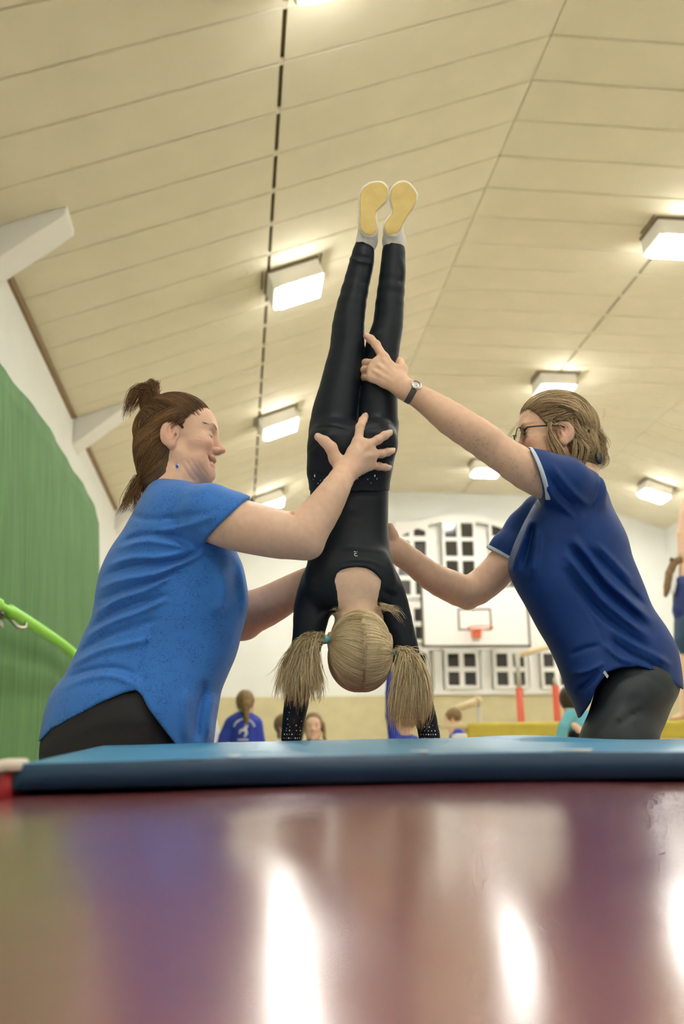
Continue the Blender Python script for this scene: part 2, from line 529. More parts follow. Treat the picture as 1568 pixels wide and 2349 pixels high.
# light clips bridging the slots at every joint
clip = {}
for k in range(-4, 25):
    y = T0 + k*SP
    for x in (X_GL, X_GR):
        if x not in clip:
            mb = MB(); z = zc(x); sl = (zc(x + .02) - zc(x - .02))/.04
            mb.hexa([(x - .02, -.03, z - .02*sl + .004), (x + .02, -.03, z + .02*sl + .004), (x + .02, .03, z + .02*sl + .004), (x - .02, .03, z - .02*sl + .004),
                     (x - .02, -.03, z - .02*sl + .02), (x + .02, -.03, z + .02*sl + .02), (x + .02, .03, z + .02*sl + .02), (x - .02, .03, z - .02*sl + .02)])
            o = mb.build('joint_clip', m_ceil, ceil); clip[x] = o.data
        else:
            o = bpy.data.objects.new('joint_clip', clip[x]); COL.objects.link(o); o.parent = ceil
        o.location.y = y

# braces between left wall and roof, brown strip along the eave
for i, (ya, yb) in enumerate(((2.60, 2.95), (6.46, 6.78), (10.34, 10.70), (14.2, 14.56))):
    mb = MB()
    x1 = X_L + 0.52; zt = zc(x1)
    pts = [(X_L, Z_L - 0.30), (x1 + 0.02, zt - 0.05), (x1 + .02, zt + 0.01), (X_L, Z_L)]
    v = [(x, ya, z) for x, z in pts] + [(x, yb, z) for x, z in pts]
    mb.hexa([v[0], v[1], v[2], v[3], v[4], v[5], v[6], v[7]])
    tag(mb.build(f'trim_{i + 2}', m_white, None, False, 0.01), kind='structure')
for i, (ya, yb) in enumerate(((-3, 2.4), (3.1, 6.3), (6.98, 10.2), (10.88, 14.06), (14.74, 18.5))):
    mb = MB(); mb.box(X_L, X_L + 0.035, ya, yb, Z_L - 0.05, Z_L - 0.012)
    tag(mb.build(f'trim_{i + 6}', m_trimb), kind='structure')

# ------------------------------------------------------------------ ceiling lights
m_lampbox = mat('lamp housing', (0.93, 0.91, 0.84), 0.5)
m_lampgap = mat('lamp shadow gap', (0.2, 0.15, 0.08), 0.8)
m_diff = emit('lamp diffuser', (1.0, 0.98, 0.93), LAMP_POWER)
m_end = emit('lamp end cap', (0.80, 1.0, 0.86), LAMP_POWER*0.06)
def lamp(x0, y0, th, label):
    # x0 left edge along the roof slope, y0 near face
    c, s = math.cos(th), math.sin(th)
    ax = np.array([c, 0, s]); ay = np.array([0, 1.0, 0]); az = np.array([-s, 0, c])       # az points up through the roof
    o = np.array([x0, y0, zc(x0)])
    t = thing('ceiling_light', tuple(o), label, 'ceiling light', 'box lights under the hall roof')
    wx, wy, dz = 0.50, 0.42, 0.19
    mb = MB(); mb.obox(o - az*dz + ay*0.006, ax*wx, ay*wy, az*(dz - 0.02)); mb.build('housing', m_lampbox, t, False, 0.008)
    mb = MB(); mb.obox(o - az*0.02 + ax*-.012 - ay*.008, ax*(wx + .024), ay*(wy + .02), az*0.0195); mb.build('shadow_gap', m_lampgap, t)
    for q in (-0.05, wx + 0.035):
        mb = MB(); mb.obox(o + ax*q - az*0.014 - ay*.02, ax*.015, ay*(wy*.8), az*.014); mb.build('mounting_rail', m_lampgap, t)
    mb = MB(); mb.obox(o - az*(dz + .03) + ax*.075 + ay*.012, ax*(wx - .10), ay*(wy - .02), az*.03); mb.build('diffuser', m_diff, t)
    mb = MB(); mb.obox(o - az*(dz + .021) + ax*.02 + ay*.012, ax*.054, ay*(wy - .02), az*.021); mb.build('end_cap', m_end, t)
rows = [4.42, 8.36, 12.28, 16.22]
names = ['nearest', 'second', 'third', 'farthest']
for i, y in enumerate(rows):
    lab = {0: 'lit box light cut by the top edge of the photo', 1: 'lit box light on sloped roof left of the gymnast legs', 2: 'lit box light on sloped roof right of the brown-haired coach face', 3: 'lit box light on sloped roof just above the bare forearm of the left coach'}[i]
    lamp(0.225, y, 0.3664, lab)
    lab = {0: 'box light on flat ceiling above right coach, out of frame near', 1: 'lit box light at the right edge of the ceiling', 2: 'lit box light on the ceiling directly above the blonde coach head', 3: 'lit box light on the ceiling behind the raised arm of the blonde coach'}[i]
    lamp(4.06, y + .02, -0.0138, lab)
    if i: lamp(7.2, y + .1, -math.atan((Z_R1 - Z_R2)/(X_R2 - X_R1)), ['', 'box light on right roof slope, near', 'box light on right roof slope, middle', 'lit box light far right beside the beam gymnast raised arm'][i])
for y in (0.5, -3.4, -7.3):
    w_ = {0.5: 'over the red mat just behind the photographer', -3.4: 'a few metres behind the photographer', -7.3: 'nearest the back wall behind the photographer'}[y]
    lamp(0.225, y, 0.3664, 'box light on left roof slope ' + w_)
    lamp(4.06, y, -0.0138, 'box light on flat ceiling ' + w_)

# ------------------------------------------------------------------ far wall windows
WN = [0]
def rect(u0, u1, v0, v1, y):
    a = P(u0, v1, y); c = P(u1, v0, y)
    # keep the wall upright: average the two corners
    return a[0], c[0], a[2], c[2]
def window(cols_, rows_, y, arch=None):
    """cols_, rows_: pane spans in image units on the wall plane"""
    WN[0] += 1
    um = (cols_[0][0] + cols_[-1][1])/2; vm = (rows_[0][0] + rows_[-1][1])/2
    X = [(P(a, vm, y)[0], P(b_, vm, y)[0]) for a, b_ in cols_]
    Z = [(P(um, b_, y)[2], P(um, a, y)[2]) for a, b_ in rows_]
    x0, x1 = X[0][0] - .05, X[-1][1] + .05; z0, z1 = Z[-1][0] - .06, Z[0][1] + .06
    mb = MB(); d0, d1 = y - 0.09, Y_F
    xsx = [x0] + [q for p in X for q in p] + [x1]
    for i in range(0, len(xsx), 2): mb.box(xsx[i], xsx[i + 1], d0, d1, z0, z1)
    zs = [z0] + [q for p in Z[::-1] for q in p] + [z1]
    for i in range(0, len(zs), 2):
        for xa, xb in X: mb.box(xa, xb, d0 + .002, d1, zs[i], zs[i + 1])
    w = tag(mb.build(f'window_{WN[0]}', m_white), kind='structure')
    for r, (za, zb) in enumerate(Z):
        for c, (xa, xb) in enumerate(X):
            pm = MB()
            if r == 0 and arch:
                za2 = [zb + arch*e for e in ((-1, -.35) if c == 0 else (-.35, -1))] if arch > 0 else [zb, zb]
                if arch < 0: za2 = [zb + abs(arch)*e for e in (-.0, -.0)]
            else: za2 = [zb, zb]
            pm.hexa([(xa, y - .06, za), (xb, y - .06, za), (xb, y - .05, za), (xa, y - .05, za), (xa, y - .06, za2[0]), (xb, y - .06, za2[1]), (xb, y - .05, za2[1]), (xa, y - .05, za2[0])])
            pm.build('pane', m_pane, w)
            if abs(za2[0] - za2[1]) > 1e-4:       # white spandrel that closes the curved head of the light
                sp = MB(); e = d0 + .004
                sp.hexa([(xa, e, za2[0]), (xb, e, za2[1]), (xb, d1, za2[1]), (xa, d1, za2[0]), (xa, e, zb + .001), (xb, e, zb + .001), (xb, d1, zb + .001), (xa, d1, zb + .001)])
                sp.build('arched_head', m_white, w)
    return w
YW = Y_F - 0.08
rowsT = [(1202, 1235), (1243, 1278), (1288, 1322), (1333, 1366)]
window([(911, 938), (949, 976)], [(1206, 1232)] + rowsT[1:], YW, arch=0.12)
window([(1020, 1048), (1057, 1085)], rowsT, YW)
window([(1128, 1154), (1163, 1190)], [(1206, 1232)] + rowsT[1:], YW, arch=0.001)
for cs in ([(911, 938), (949, 976)], [(1020, 1048), (1057, 1085)], [(1128, 1154), (1163, 1190)]):
    window(cs, [(1397, 1427), (1438, 1468)], YW)
for cs in ([(1025, 1051), (1062, 1089)], [(1136, 1162), (1174, 1200)], [(1244, 1268), (1280, 1304)], [(913, 938), (949, 976)]):
    window(cs, [(1500, 1531), (1542, 1573)], YW)
# timber framing round the windows: raised boards and the shallow arch
mb = MB()
def board(u0, u1, v0, v1, t=0.05):
    x0, x1, z0, z1 = rect(u0, u1, v0, v1, Y_F); mb.box(x0, x1, Y_F - t, Y_F, z0, z1)
board(885, 1325, 1580, 1596, .11); board(885, 1325, 1478, 1493, .09); board(885, 1225, 1374, 1390, .1)
for u in (990, 1104): board(u - 6, u + 6, 1215, 1492, .1)
for u in (1112, 1222, 1002): board(u - 8, u + 8, 1492, 1582, .07)
tag(mb.build('trim_11', m_white), kind='structure')
mb = MB()
arc = []
cu, top = 1051, 1184
for i in range(25):
    t = -1 + 2*i/24
    arc.append((cu + t*166, top + 52*t*t))
for i in range(24):
    a, b_ = arc[i], arc[i + 1]
    p = [P(a[0], a[1], Y_F), P(b_[0], b_[1], Y_F), P(b_[0], b_[1] + 15, Y_F), P(a[0], a[1] + 15, Y_F)]
    mb.hexa([(q[0], Y_F - .16, q[2]) for q in (p[3], p[2])] + [(q[0], Y_F, q[2]) for q in (p[2], p[3])] + [(q[0], Y_F - .16, q[2]) for q in (p[0], p[1])] + [(q[0], Y_F, q[2]) for q in (p[1], p[0])])
for u in (888, 1214):
    x0, x1, z0, z1 = rect(u - 7, u + 7, 1232, 1490, Y_F); mb.box(x0, x1, Y_F - .16, Y_F, z0, z1)
tag(mb.build('trim_12', m_white), kind='structure')

# ------------------------------------------------------------------ basketball backboard
YB = 17.55
m_dark = mat('dark line', (0.10, 0.08, 0.05), 0.6)
m_hoop = mat('hoop orange', (0.75, 0.16, 0.06), 0.4)
m_bb = mat('backboard white', (0.88, 0.87, 0.84), 0.35)
c0 = P(1088, 1413, YB)
bb = thing('basketball_backboard', (c0[0], YB, c0[2]), 'white basketball backboard with orange hoop in front of the far windows', 'backboard')
x0, x1, z0, z1 = rect(971, 1206, 1345, 1482, YB)
mb = MB(); mb.box(x0, x1, YB, YB + .04, z0, z1); mb.build('board', m_bb, bb)
mb = MB()
for a in ((x0 - .02, x1 + .02, z0 - .02, z0 + .015), (x0 - .02, x1 + .02, z1 - .015, z1 + .02), (x0 - .02, x0 + .015, z0, z1), (x1 - .015, x1 + .02, z0, z1)): mb.box(a[0], a[1], YB - .01, YB + .05, a[2], a[3])
mb.build('border', m_dark, bb)
a0, a1, g0, g1 = rect(1051, 1125, 1396, 1446, YB); mb = MB(); w = .026
for a in ((a0, a1, g0, g0 + w), (a0, a1, g1 - w, g1), (a0, a0 + w, g0, g1), (a1 - w, a1, g0, g1)): mb.box(a[0], a[1], YB - .006, YB - .001, a[2], a[3])
mb.build('target_square', m_dark, bb)
hc = P(1090, 1447, YB)
mb = MB(); ring = [(hc[0] + .225*math.cos(t), YB - .38 + .225*math.sin(t), hc[2]) for t in np.linspace(0, 2*math.pi, 25)]
mb.tube(ring, .011, 6, False); mb.build('hoop', m_hoop, bb, True)
mb = MB(); mb.box(hc[0] - .07, hc[0] + .07, YB - .15, YB - .002, hc[2] - .13, hc[2] + .02); mb.build('bracket', m_hoop, bb)
mb = MB()
for s_ in (-.5, .5):
    mb = MB(); mb.tube([(c0[0] + s_, YB + .05, c0[2] - .3), (c0[0] + s_, Y_F - .1, c0[2] - .1)], .03, 6); mb.build('wall_arm', m_white, bb)

# ------------------------------------------------------------------ green mat along the left wall, lime strap
m_green = mat('green canvas', (0.075, 0.20, 0.055), 0.75, noise=0.22, nscale=4.0, bump=0.15, bscale=5, stretch=(6, 6, 0.35))
XG = -1.17
def wallp(u, v, x):
    r = ray(u, v); return CAM + r/r[0]*x
tops = [(-260, 560), (-120, 705), (0, 826), (60, 905), (120, 990), (170, 1072), (205, 1135), (226, 1180), (232, 1200)]
edge = [wallp(u, v, XG - .09) for u, v in tops]
bot = []
yend = edge[-1][1]
V = []; n = len(edge)
ecurve = bez(np.array(edge), 40)
nz = 24
verts = []; faces = []
for side in (0, 1):
    for i, e in enumerate(ecurve):
        for k in range(nz + 1):
            t = k/nz
            z = e[2]*(1 - t)
            bulge = 0.008*math.sin(e[1]*3.1 + 1) + 0.006*math.sin(e[1]*9 + z*2) + 0.05*math.sin(t*math.pi)*0.6
            x = XG + (bulge if side == 0 else -0.28) - 0.10*(1 - t)*(1 if side == 0 else .3)
            verts.append((x, e[1] - (.05*t if i == len(ecurve) - 1 else 0), z))
N1 = len(ecurve)*(nz + 1)
for i in range(len(ecurve) - 1):
    for k in range(nz):
        a = i*(nz + 1) + k; b_ = a + nz + 1
        faces.append((a, a + 1, b_ + 1, b_)); faces.append((N1 + a, N1 + b_, N1 + b_ + 1, N1 + a + 1))
    a = i*(nz + 1); b_ = a + nz + 1
    faces.append((a, b_, N1 + b_, N1 + a)); faces.append((a + nz, N1 + a + nz, N1 + b_ + nz, b_ + nz))
for k in range(nz):
    for i in (0, len(ecurve) - 1):
        a = i*(nz + 1) + k; q = (a, N1 + a, N1 + a + 1, a + 1); faces.append(q if i == 0 else q[::-1])
g = from_arrays('crash_mat', verts, faces, m_green, None, True)
tag(g, 'tall green canvas crash mat standing upright along the left wall', 'crash mat')
m_lime = mat('lime strap', (0.28, 0.80, 0.05), 0.45)
m_steel = mat('steel', (0.45, 0.43, 0.40), 0.35, metal=1.0)
xs_ = XG + 0.13
st = bez(np.array([wallp(-90, 1310, xs_ - .1), wallp(-20, 1376, xs_), wallp(8, 1392, xs_ + .01), wallp(40, 1411, xs_), wallp(90, 1442, xs_ - .02), wallp(140, 1476, xs_ - .02), wallp(185, 1512, xs_ - .03), wallp(245, 1560, xs_ - .05)]), 40)
mb = MB(); rad = [0.03*(0.55 if 8 < i < 14 else 1) for i in range(40)]
mb.tube(st, rad, 8)
sp = mb.build('strap', m_lime, None, True); tag(sp, 'lime green strap slung across the green crash mat', 'strap')
hk = wallp(14, 1412, xs_ - .02)
ht = thing('hook', tuple(hk), 'dark metal hook holding the lime strap on the green mat', 'hook')
mb = MB(); mb.box(hk[0] - .035, hk[0] - .02, hk[1] - .05, hk[1] + .05, hk[2] - .05, hk[2] + .05); mb.build('plate', m_steel, ht)
mb = MB(); mb.tube(bez(np.array([hk + (-.03, 0, .02), hk + (.02, .0, -.02), hk + (.05, .02, -.05), hk + (.07, .07, -.045), hk + (.07, .1, -.02)]), 14), .009, 6); mb.build('prong', m_steel, ht, True)

# ------------------------------------------------------------------ the mats in front
SL = math.tan(math.radians(3.05))
m_red, nt, bs = nodes_of('red vinyl')
bs.inputs['Base Color'].default_value = (0.25, 0.065, 0.075, 1); bs.inputs['Roughness'].default_value = 0.26
bs.inputs['Specular IOR Level'].default_value = 0.7
bs.inputs['Coat Weight'].default_value = 0.8; bs.inputs['Coat Roughness'].default_value = 0.17
tc = nt.nodes.new('ShaderNodeTexCoord'); nz1 = nt.nodes.new('ShaderNodeTexNoise'); nz1.inputs['Scale'].default_value = 5; nz1.inputs['Detail'].default_value = 1
nt.links.new(tc.outputs['Object'], nz1.inputs['Vector']); bp = nt.nodes.new('ShaderNodeBump'); bp.inputs['Strength'].default_value = 0.25; bp.inputs['Distance'].default_value = 0.02
nt.links.new(nz1.outputs['Fac'], bp.inputs['Height']); nt.links.new(bp.outputs['Normal'], bs.inputs['Normal'])
m_blue, nt, bs = nodes_of('blue vinyl')
bs.inputs['Base Color'].default_value = (0.07, 0.31, 0.53, 1); bs.inputs['Roughness'].default_value = 0.36; bs.inputs['Specular IOR Level'].default_value = 0.55
bs.inputs['Coat Weight'].default_value = 0.2; bs.inputs['Coat Roughness'].default_value = 0.25
tc = nt.nodes.new('ShaderNodeTexCoord'); nz1 = nt.nodes.new('ShaderNodeTexNoise'); nz1.inputs['Scale'].default_value = 9; nz1.inputs['Detail'].default_value = 2
nt.links.new(tc.outputs['Object'], nz1.inputs['Vector']); bp = nt.nodes.new('ShaderNodeBump'); bp.inputs['Strength'].default_value = 0.35; bp.inputs['Distance'].default_value = 0.012
nt.links.new(nz1.outputs['Fac'], bp.inputs['Height']); nt.links.new(bp.outputs['Normal'], bs.inputs['Normal'])
YM = 1.35
z_red0 = P(784, 1808, YM)[2]                        # red surface at the foot of the blue mat
def zred(y): return z_red0 + (y - YM)*SL
# long red incline under everything
def soft_block(x0, x1, y0, y1, zt, zb, r=0.03, nx=60, ny=40, wob=0.0):
    """a padded block: rounded upper edges, slightly uneven top"""
    verts = []; faces = []
    tx = np.concatenate([[0, .25, .6], np.linspace(1, nx - 1, nx - 1), [nx - .6, nx - .25, nx]])/nx
    ty = np.concatenate([[0, .25, .6], np.linspace(1, ny - 1, ny - 1), [ny - .6, ny - .25, ny]])/ny
    gx = x0 + tx*(x1 - x0); gy = y0 + ty*(y1 - y0)
    def rd(e): return r*(1 - math.sqrt(max(0, 1 - (1 - min(e/r, 1))**2)))
    for y in gy:
        for x in gx:
            z = zt(x, y) - rd(min(x - x0, x1 - x)) - rd(min(y - y0, y1 - y))
            if wob: z += wob*(math.sin(x*7.3 + y*2) + .6*math.sin(x*17 + 1.3 + y*9) + .5*math.sin(y*13 + x*3))/2
            verts.append((x, y, z))
    A, B_ = len(gx), len(gy)
    for j in range(B_ - 1):
        for i in range(A - 1): faces.append((j*A + i, j*A + i + 1, (j + 1)*A + i + 1, (j + 1)*A + i))
    rim = [i for i in range(A)] + [j*A + A - 1 for j in range(1, B_)] + [(B_ - 1)*A + i for i in range(A - 2, -1, -1)] + [j*A for j in range(B_ - 2, 0, -1)]
    base = len(verts)
    for q in rim: verts.append((verts[q][0], verts[q][1], zb(verts[q][0], verts[q][1])))
    n = len(rim)
    for i in range(n): faces.append((rim[i], base + i, base + (i + 1) % n, rim[(i + 1) % n]))
    faces.append(tuple(base + i for i in range(n - 1, -1, -1)))
    return verts, faces
xl = P(18, 1800, YM)[0]
v, f = soft_block(xl - .012, 2.6, 0.10, 2.24, lambda x, y: zred(min(y, 2.2)) + 0.004*math.sin(x*6), lambda x, y: 0.0, 0.02, 70, 60, 0.0016)
rm = from_arrays('incline_mat', v, f, m_red, None, True); tag(rm, 'large shiny red vinyl incline mat filling the blurred foreground', 'gym mat')
TH = 0.0385
xb = P(30, 1780, YM)[0]
bt = thing('landing_mat', (0.6, YM, z_red0), 'thin blue vinyl landing mat lying across the red incline mat', 'gym mat')
def ztop(x, y):
    return zred(y) + TH + 0.004*math.sin(x*4.0 + .5) + (0.008 if y > 1.9 else 0.0)*math.exp(-((x - .62)/.12)**2)
v, f = soft_block(xb, 2.5, YM, 2.18, ztop, lambda x, y: zred(y) + 0.0045 + 0.003*math.sin(x*3 + 1), 0.009, 90, 26, 0.0012)
m_sideshade = mat('blue vinyl side shade', (0.006, 0.040, 0.095), 0.42, spec=0.4, bump=.3, bscale=9)  # shade on the mat's front and sides, painted in as darker navy
pad = from_arrays('pad', v, f, [m_blue, m_sideshade], bt, True)
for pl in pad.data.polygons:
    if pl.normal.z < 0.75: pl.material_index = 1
m_redend = mat('red end strip', (0.42, 0.02, 0.03), 0.5)
m_ivory = mat('ivory corner', (0.80, 0.72, 0.62), 0.5)
v, f = soft_block(xb - .018, xb - .001, YM + .002, 2.15, lambda x, y: zred(y) + TH - .012, lambda x, y: zred(y) - .012, 0.006, 4, 20)
from_arrays('end_strip', v, f, m_redend, bt, True)
v, f = soft_block(xb - .022, xb + .010, YM - .004, YM + .05, lambda x, y: zred(y) + TH + .004, lambda x, y: zred(y) + TH - .010, 0.005, 6, 6)
from_arrays('corner_guard', v, f, m_ivory, bt, True)
# white tape scraps stuck on the blue mat
m_tape = mat('white tape', (0.85, 0.85, 0.82), 0.4)
for (u, v_, w, h_) in ((1312, 1722, .030, .05), (962, 1731, .012, .05), (536, 1728, .010, .04)):
    p = P(u, v_, YM + .06); y = YM + .012
    mb = MB(); zz = [ztop(p[0], y + t) + .0012 for t in (0, h_)]
    mb.hexa([(p[0] - w*.3, y, zz[0]), (p[0] + w*.3, y, zz[0]), (p[0] + w, y + h_, zz[1]), (p[0] - w, y + h_, zz[1]), (p[0] - w*.3, y, zz[0] + .0012), (p[0] + w*.3, y, zz[0] + .0012), (p[0] + w, y + h_, zz[1] + .0012), (p[0] - w, y + h_, zz[1] + .0012)])
    mb.build('tape_patch', m_tape, bt)
# ------------------------------------------------------------------ people: shared builders
m_skin = mat('skin', (0.8, 0.6, 0.5), 0.48, noise=0.05, nscale=60, sss=0.12, attr='Col', bump=0.05, bscale=350, spec=0.35)
def hair_mat(name, dark, light):
    m, nt, b = nodes_of(name)
    b.inputs['Roughness'].default_value = 0.42; b.inputs['Specular IOR Level'].default_value = 0.45
    a = nt.nodes.new('ShaderNodeAttribute'); a.attribute_name = 'Col'
    r = nt.nodes.new('ShaderNodeMapRange'); r.inputs['From Min'].default_value = 0.6; r.inputs['From Max'].default_value = 1.3
    nt.links.new(a.outputs['Fac'], r.inputs['Value'])
    mx = nt.nodes.new('ShaderNodeMix'); mx.data_type = 'RGBA'
    mx.inputs['A'].default_value = (*dark, 1); mx.inputs['B'].default_value = (*light, 1)
    nt.links.new(r.outputs['Result'], mx.inputs['Factor']); nt.links.new(mx.outputs['Result'], b.inputs['Base Color'])
    return m
m_hair_brown = hair_mat('hair brown', (0.055, 0.026, 0.010), (0.34, 0.18, 0.07))
m_hair_ash = hair_mat('hair dark blond', (0.13, 0.075, 0.03), (0.72, 0.54, 0.29))
m_hair_blond = hair_mat('hair blond', (0.44, 0.305, 0.135), (1.0, 0.84, 0.52))
m_hair_back = mat('hair far', (0.22, 0.13, 0.045), 0.5, noise=0.4, nscale=60)

SKIN = np.array([0.84, 0.57, 0.405]); LIP = np.array([0.66, 0.32, 0.26]); NAIL = np.array([0.93, 0.72, 0.64])
def blend(col, w, c):
    w = np.clip(w, 0, 1)[:, None]; return col*(1 - w) + np.asarray(c)*w
def gauss(p, c, r): return np.exp(-(((p - np.asarray(c))/np.asarray(r))**2).sum(1))

def add_head(F, o, R, s=1.0, smile=0.0, ears=(1, -1), neck_to=None, fem=1.0, nr_=0.05):
    """head in local axes x forward, y to its left, z up; metres"""
    def A(prim, k=0.012, op='u'):
        fn, lo, hi = local(prim, o, R, s); F.add(fn, lo, hi, k*s, op)
    A(ell((-.012, 0, .022), (.094, .073, .084)), 0)
    A(ell((.028, 0, .030), (.064, .060, .056)), .03)
    A(ell((.030, 0, -.030), (.056, .055, .066)), .03)
    A(ell((.058, 0, -.066), (.034, .036, .032)), .02)
    for y in (1, -1):
        A(rc((.000, y*.050, -.062), (.060, y*.022, -.098), .018, .018), .03)
        A(ell((.060, y*.038, -.034 + .006*smile), (.027, .024, .024)), .02)
        A(ell((.052, y*.036, -.070), (.022, .020, .024)), .02)
    A(ell((.072, 0, -.098), (.021, .022, .019)), .02)
    A(rc((.030, 0, -.088), (.060, 0, -.104), .028, .022), .02)
    A(rc((.079, -.032, .018), (.079, .032, .018), .010, .010), .02)
    for y in (1, -1): A(ell((.099, y*.033, -.003), (.017, .019, .014)), .012, 's')
    for y in (1, -1): A(ell((.0735, y*.032, -.004), (.0145, .016, .0125)), .003)
    for y in (1, -1): A(rc((.086, y*.020, -.0125), (.080, y*.044, -.0135), .0022, .0022), .006)
    A(rc((.083, 0, .012), (.1045, 0, -.031), .0085, .0100), .012)
    A(ell((.1085, 0, -.034), (.0110, .0105, .0090)), .006)
    for y in (1, -1): A(ell((.0965, y*.0125, -.0375), (.0105, .0070, .0075)), .005)
    for y in (1, -1): A(ell((.1030, y*.0065, -.0445), (.0050, .0030, .0028)), .002, 's')
    # mouth
    A(ell((.0870, 0, -.0610 + .002*smile), (.0088, .023 + .004*smile, .0058)), .005)
    A(ell((.0850, 0, -.0790), (.0085, .020 + .003*smile, .0062)), .005)
    if smile > 0.3:
        A(rc((.094, 0, -.0695), (.079, .024, -.0670), .0062, .0042), .003, 's'); A(rc((.094, 0, -.0695), (.079, -.024, -.0670), .0062, .0042), .003, 's')
        for y in (1, -1):
            A(rc((.090, y*.019, -.045), (.074, y*.032, -.068), .0022, .0022), .004, 's')
    else:
        A(rc((.0975, -.019, -.0700), (.0975, .019, -.0700), .0028, .0028), .003, 's')
    for y in ears:
        Re = rot_axes((-.25, y*.97, .0), (0, 0, 1), .25)
        A(ell((-.014, y*.077, -.014), (.024, .0090, .0345), ear_axes(y)), .004)
        A(ell((-.008, y*.074, -.043), (.011, .008, .013), ear_axes(y)), .006)
        A(ell((-.008, y*.0900, -.010), (.0155, .0110, .0240), ear_axes(y)), .0025, 's')
        A(ell((.000, y*.084, -.020), (.006, .012, .0075)), .002, 's')
        A(rc((-.016, y*.0805, .006), (-.013, y*.0805, -.022), .0028, .0028), .003)
        A(rc((-.001, y*.079, -.006), (-.006, y*.080, -.028), .0030, .0035), .003)
    if neck_to is not None:
        a = o + R @ np.array([-.022, 0, -.045])*s
        F.add(*rc(a, neck_to, .052*s, nr_*1.05), .03)
def rot_axes(a, b, c): return None
def ear_axes(y):
    f = np.array([.92, y*-.30, -.12]); f /= np.linalg.norm(f)       # ear blade runs back and out
    z = np.array([.16, 0, .98]); n = np.cross(z, f); n /= np.linalg.norm(n); z = np.cross(f, n)
    return np.stack([f, n, z], 1)
def head_colour(V, o, R, s, base, lashes=True, brow=(0.30, 0.17, 0.09), smile=0.0, closed=True):
    q = ((V - o) @ R)/s
    c = np.tile(base, (len(V), 1))
    m = (np.abs(q) < .2).all(1)
    c = blend(c, .35*gauss(q, (.085, .045, -.035), (.03, .022, .022))*m, (.72, .30, .24)); c = blend(c, .35*gauss(q, (.085, -.045, -.035), (.03, .022, .022))*m, (.72, .30, .24))
    c = blend(c, .35*gauss(q, (.11, 0, -.036), (.015, .014, .012))*m, (.72, .30, .24))
    for y in (1, -1):
        c = blend(c, .4*gauss(q, (-.012, y*.085, -.012), (.03, .014, .035))*m, (.74, .33, .26))
        c = blend(c, .75*gauss(q, (.088, y*.034, .0185), (.02, .017, .0038))*m, brow)
        if closed:
            c = blend(c, .9*gauss(q, (.088, y*.034, -.0095), (.02, .0135, .0020))*m, (.06, .035, .025))
        else:
            c = blend(c, 1.3*gauss(q, (.088, y*.032, -.004), (.02, .012, .0052))*m, (.75, .72, .68)); c = blend(c, 1.6*gauss(q, (.089, y*.032, -.004), (.02, .0052, .0052))*m, (.10, .07, .05))
            c = blend(c, .9*gauss(q, (.088, y*.032, .0025), (.02, .015, .0020))*m, (.06, .035, .025))
    lw = (.022 + .004*smile)
    c = blend(c, .8*np.clip(1.6*gauss(q, (.092, 0, -.0605), (.02, lw, .0048)), 0, 1)*m, LIP); c = blend(c, .8*np.clip(1.6*gauss(q, (.092, 0, -.0795), (.02, lw, .0055)), 0, 1)*m, LIP)
    return c

def lashes_brows(o, R, s, par, m_l, m_b, zl=-.0110, F=None):
    xs = np.linspace(.115, .03, 120)
    def surf(y, z):
        p = o + (np.stack([xs, np.full(120, y), np.full(120, z)], 1)*s) @ R.T
        i = np.argmax(F(p) < 0); return xs[i]
    for y in (1, -1):
        pts = []
        for t in np.linspace(-1, 1, 11):
            yy = .0135*t; z = zl + .0040*t*t; x = .0735 + .0145*math.sqrt(max(.02, 1 - (yy/.016)**2 - ((z + .004)/.0125)**2)) + .0006
            pts.append(o + R @ (np.array([x, y*.032 + yy, z])*s))
        mb = MB(); mb.tube(pts, [.0004 + .0010*math.sin(math.pi*(i + .5)/11) for i in range(11)], 5); mb.build('eyelashes', m_l, par, True)
        C = []
        for i in range(70):
            t = nr.rand(); yy = y*(.014 + .038*t); z = .0165 + .006*math.sin(t*2.6) + nr.uniform(-.0022, .0022); x = surf(yy, z) + .0004; x2 = surf(yy + y*.006, z + .001) + .0004
            a = o + R @ (np.array([x, yy, z])*s); b = o + R @ (np.array([x2, yy + y*.006, z + .001])*s)
            C.append(np.linspace(a, b, 4))
        strands('eyebrow', np.array(C), .00035, m_b, par, kind='stuff')
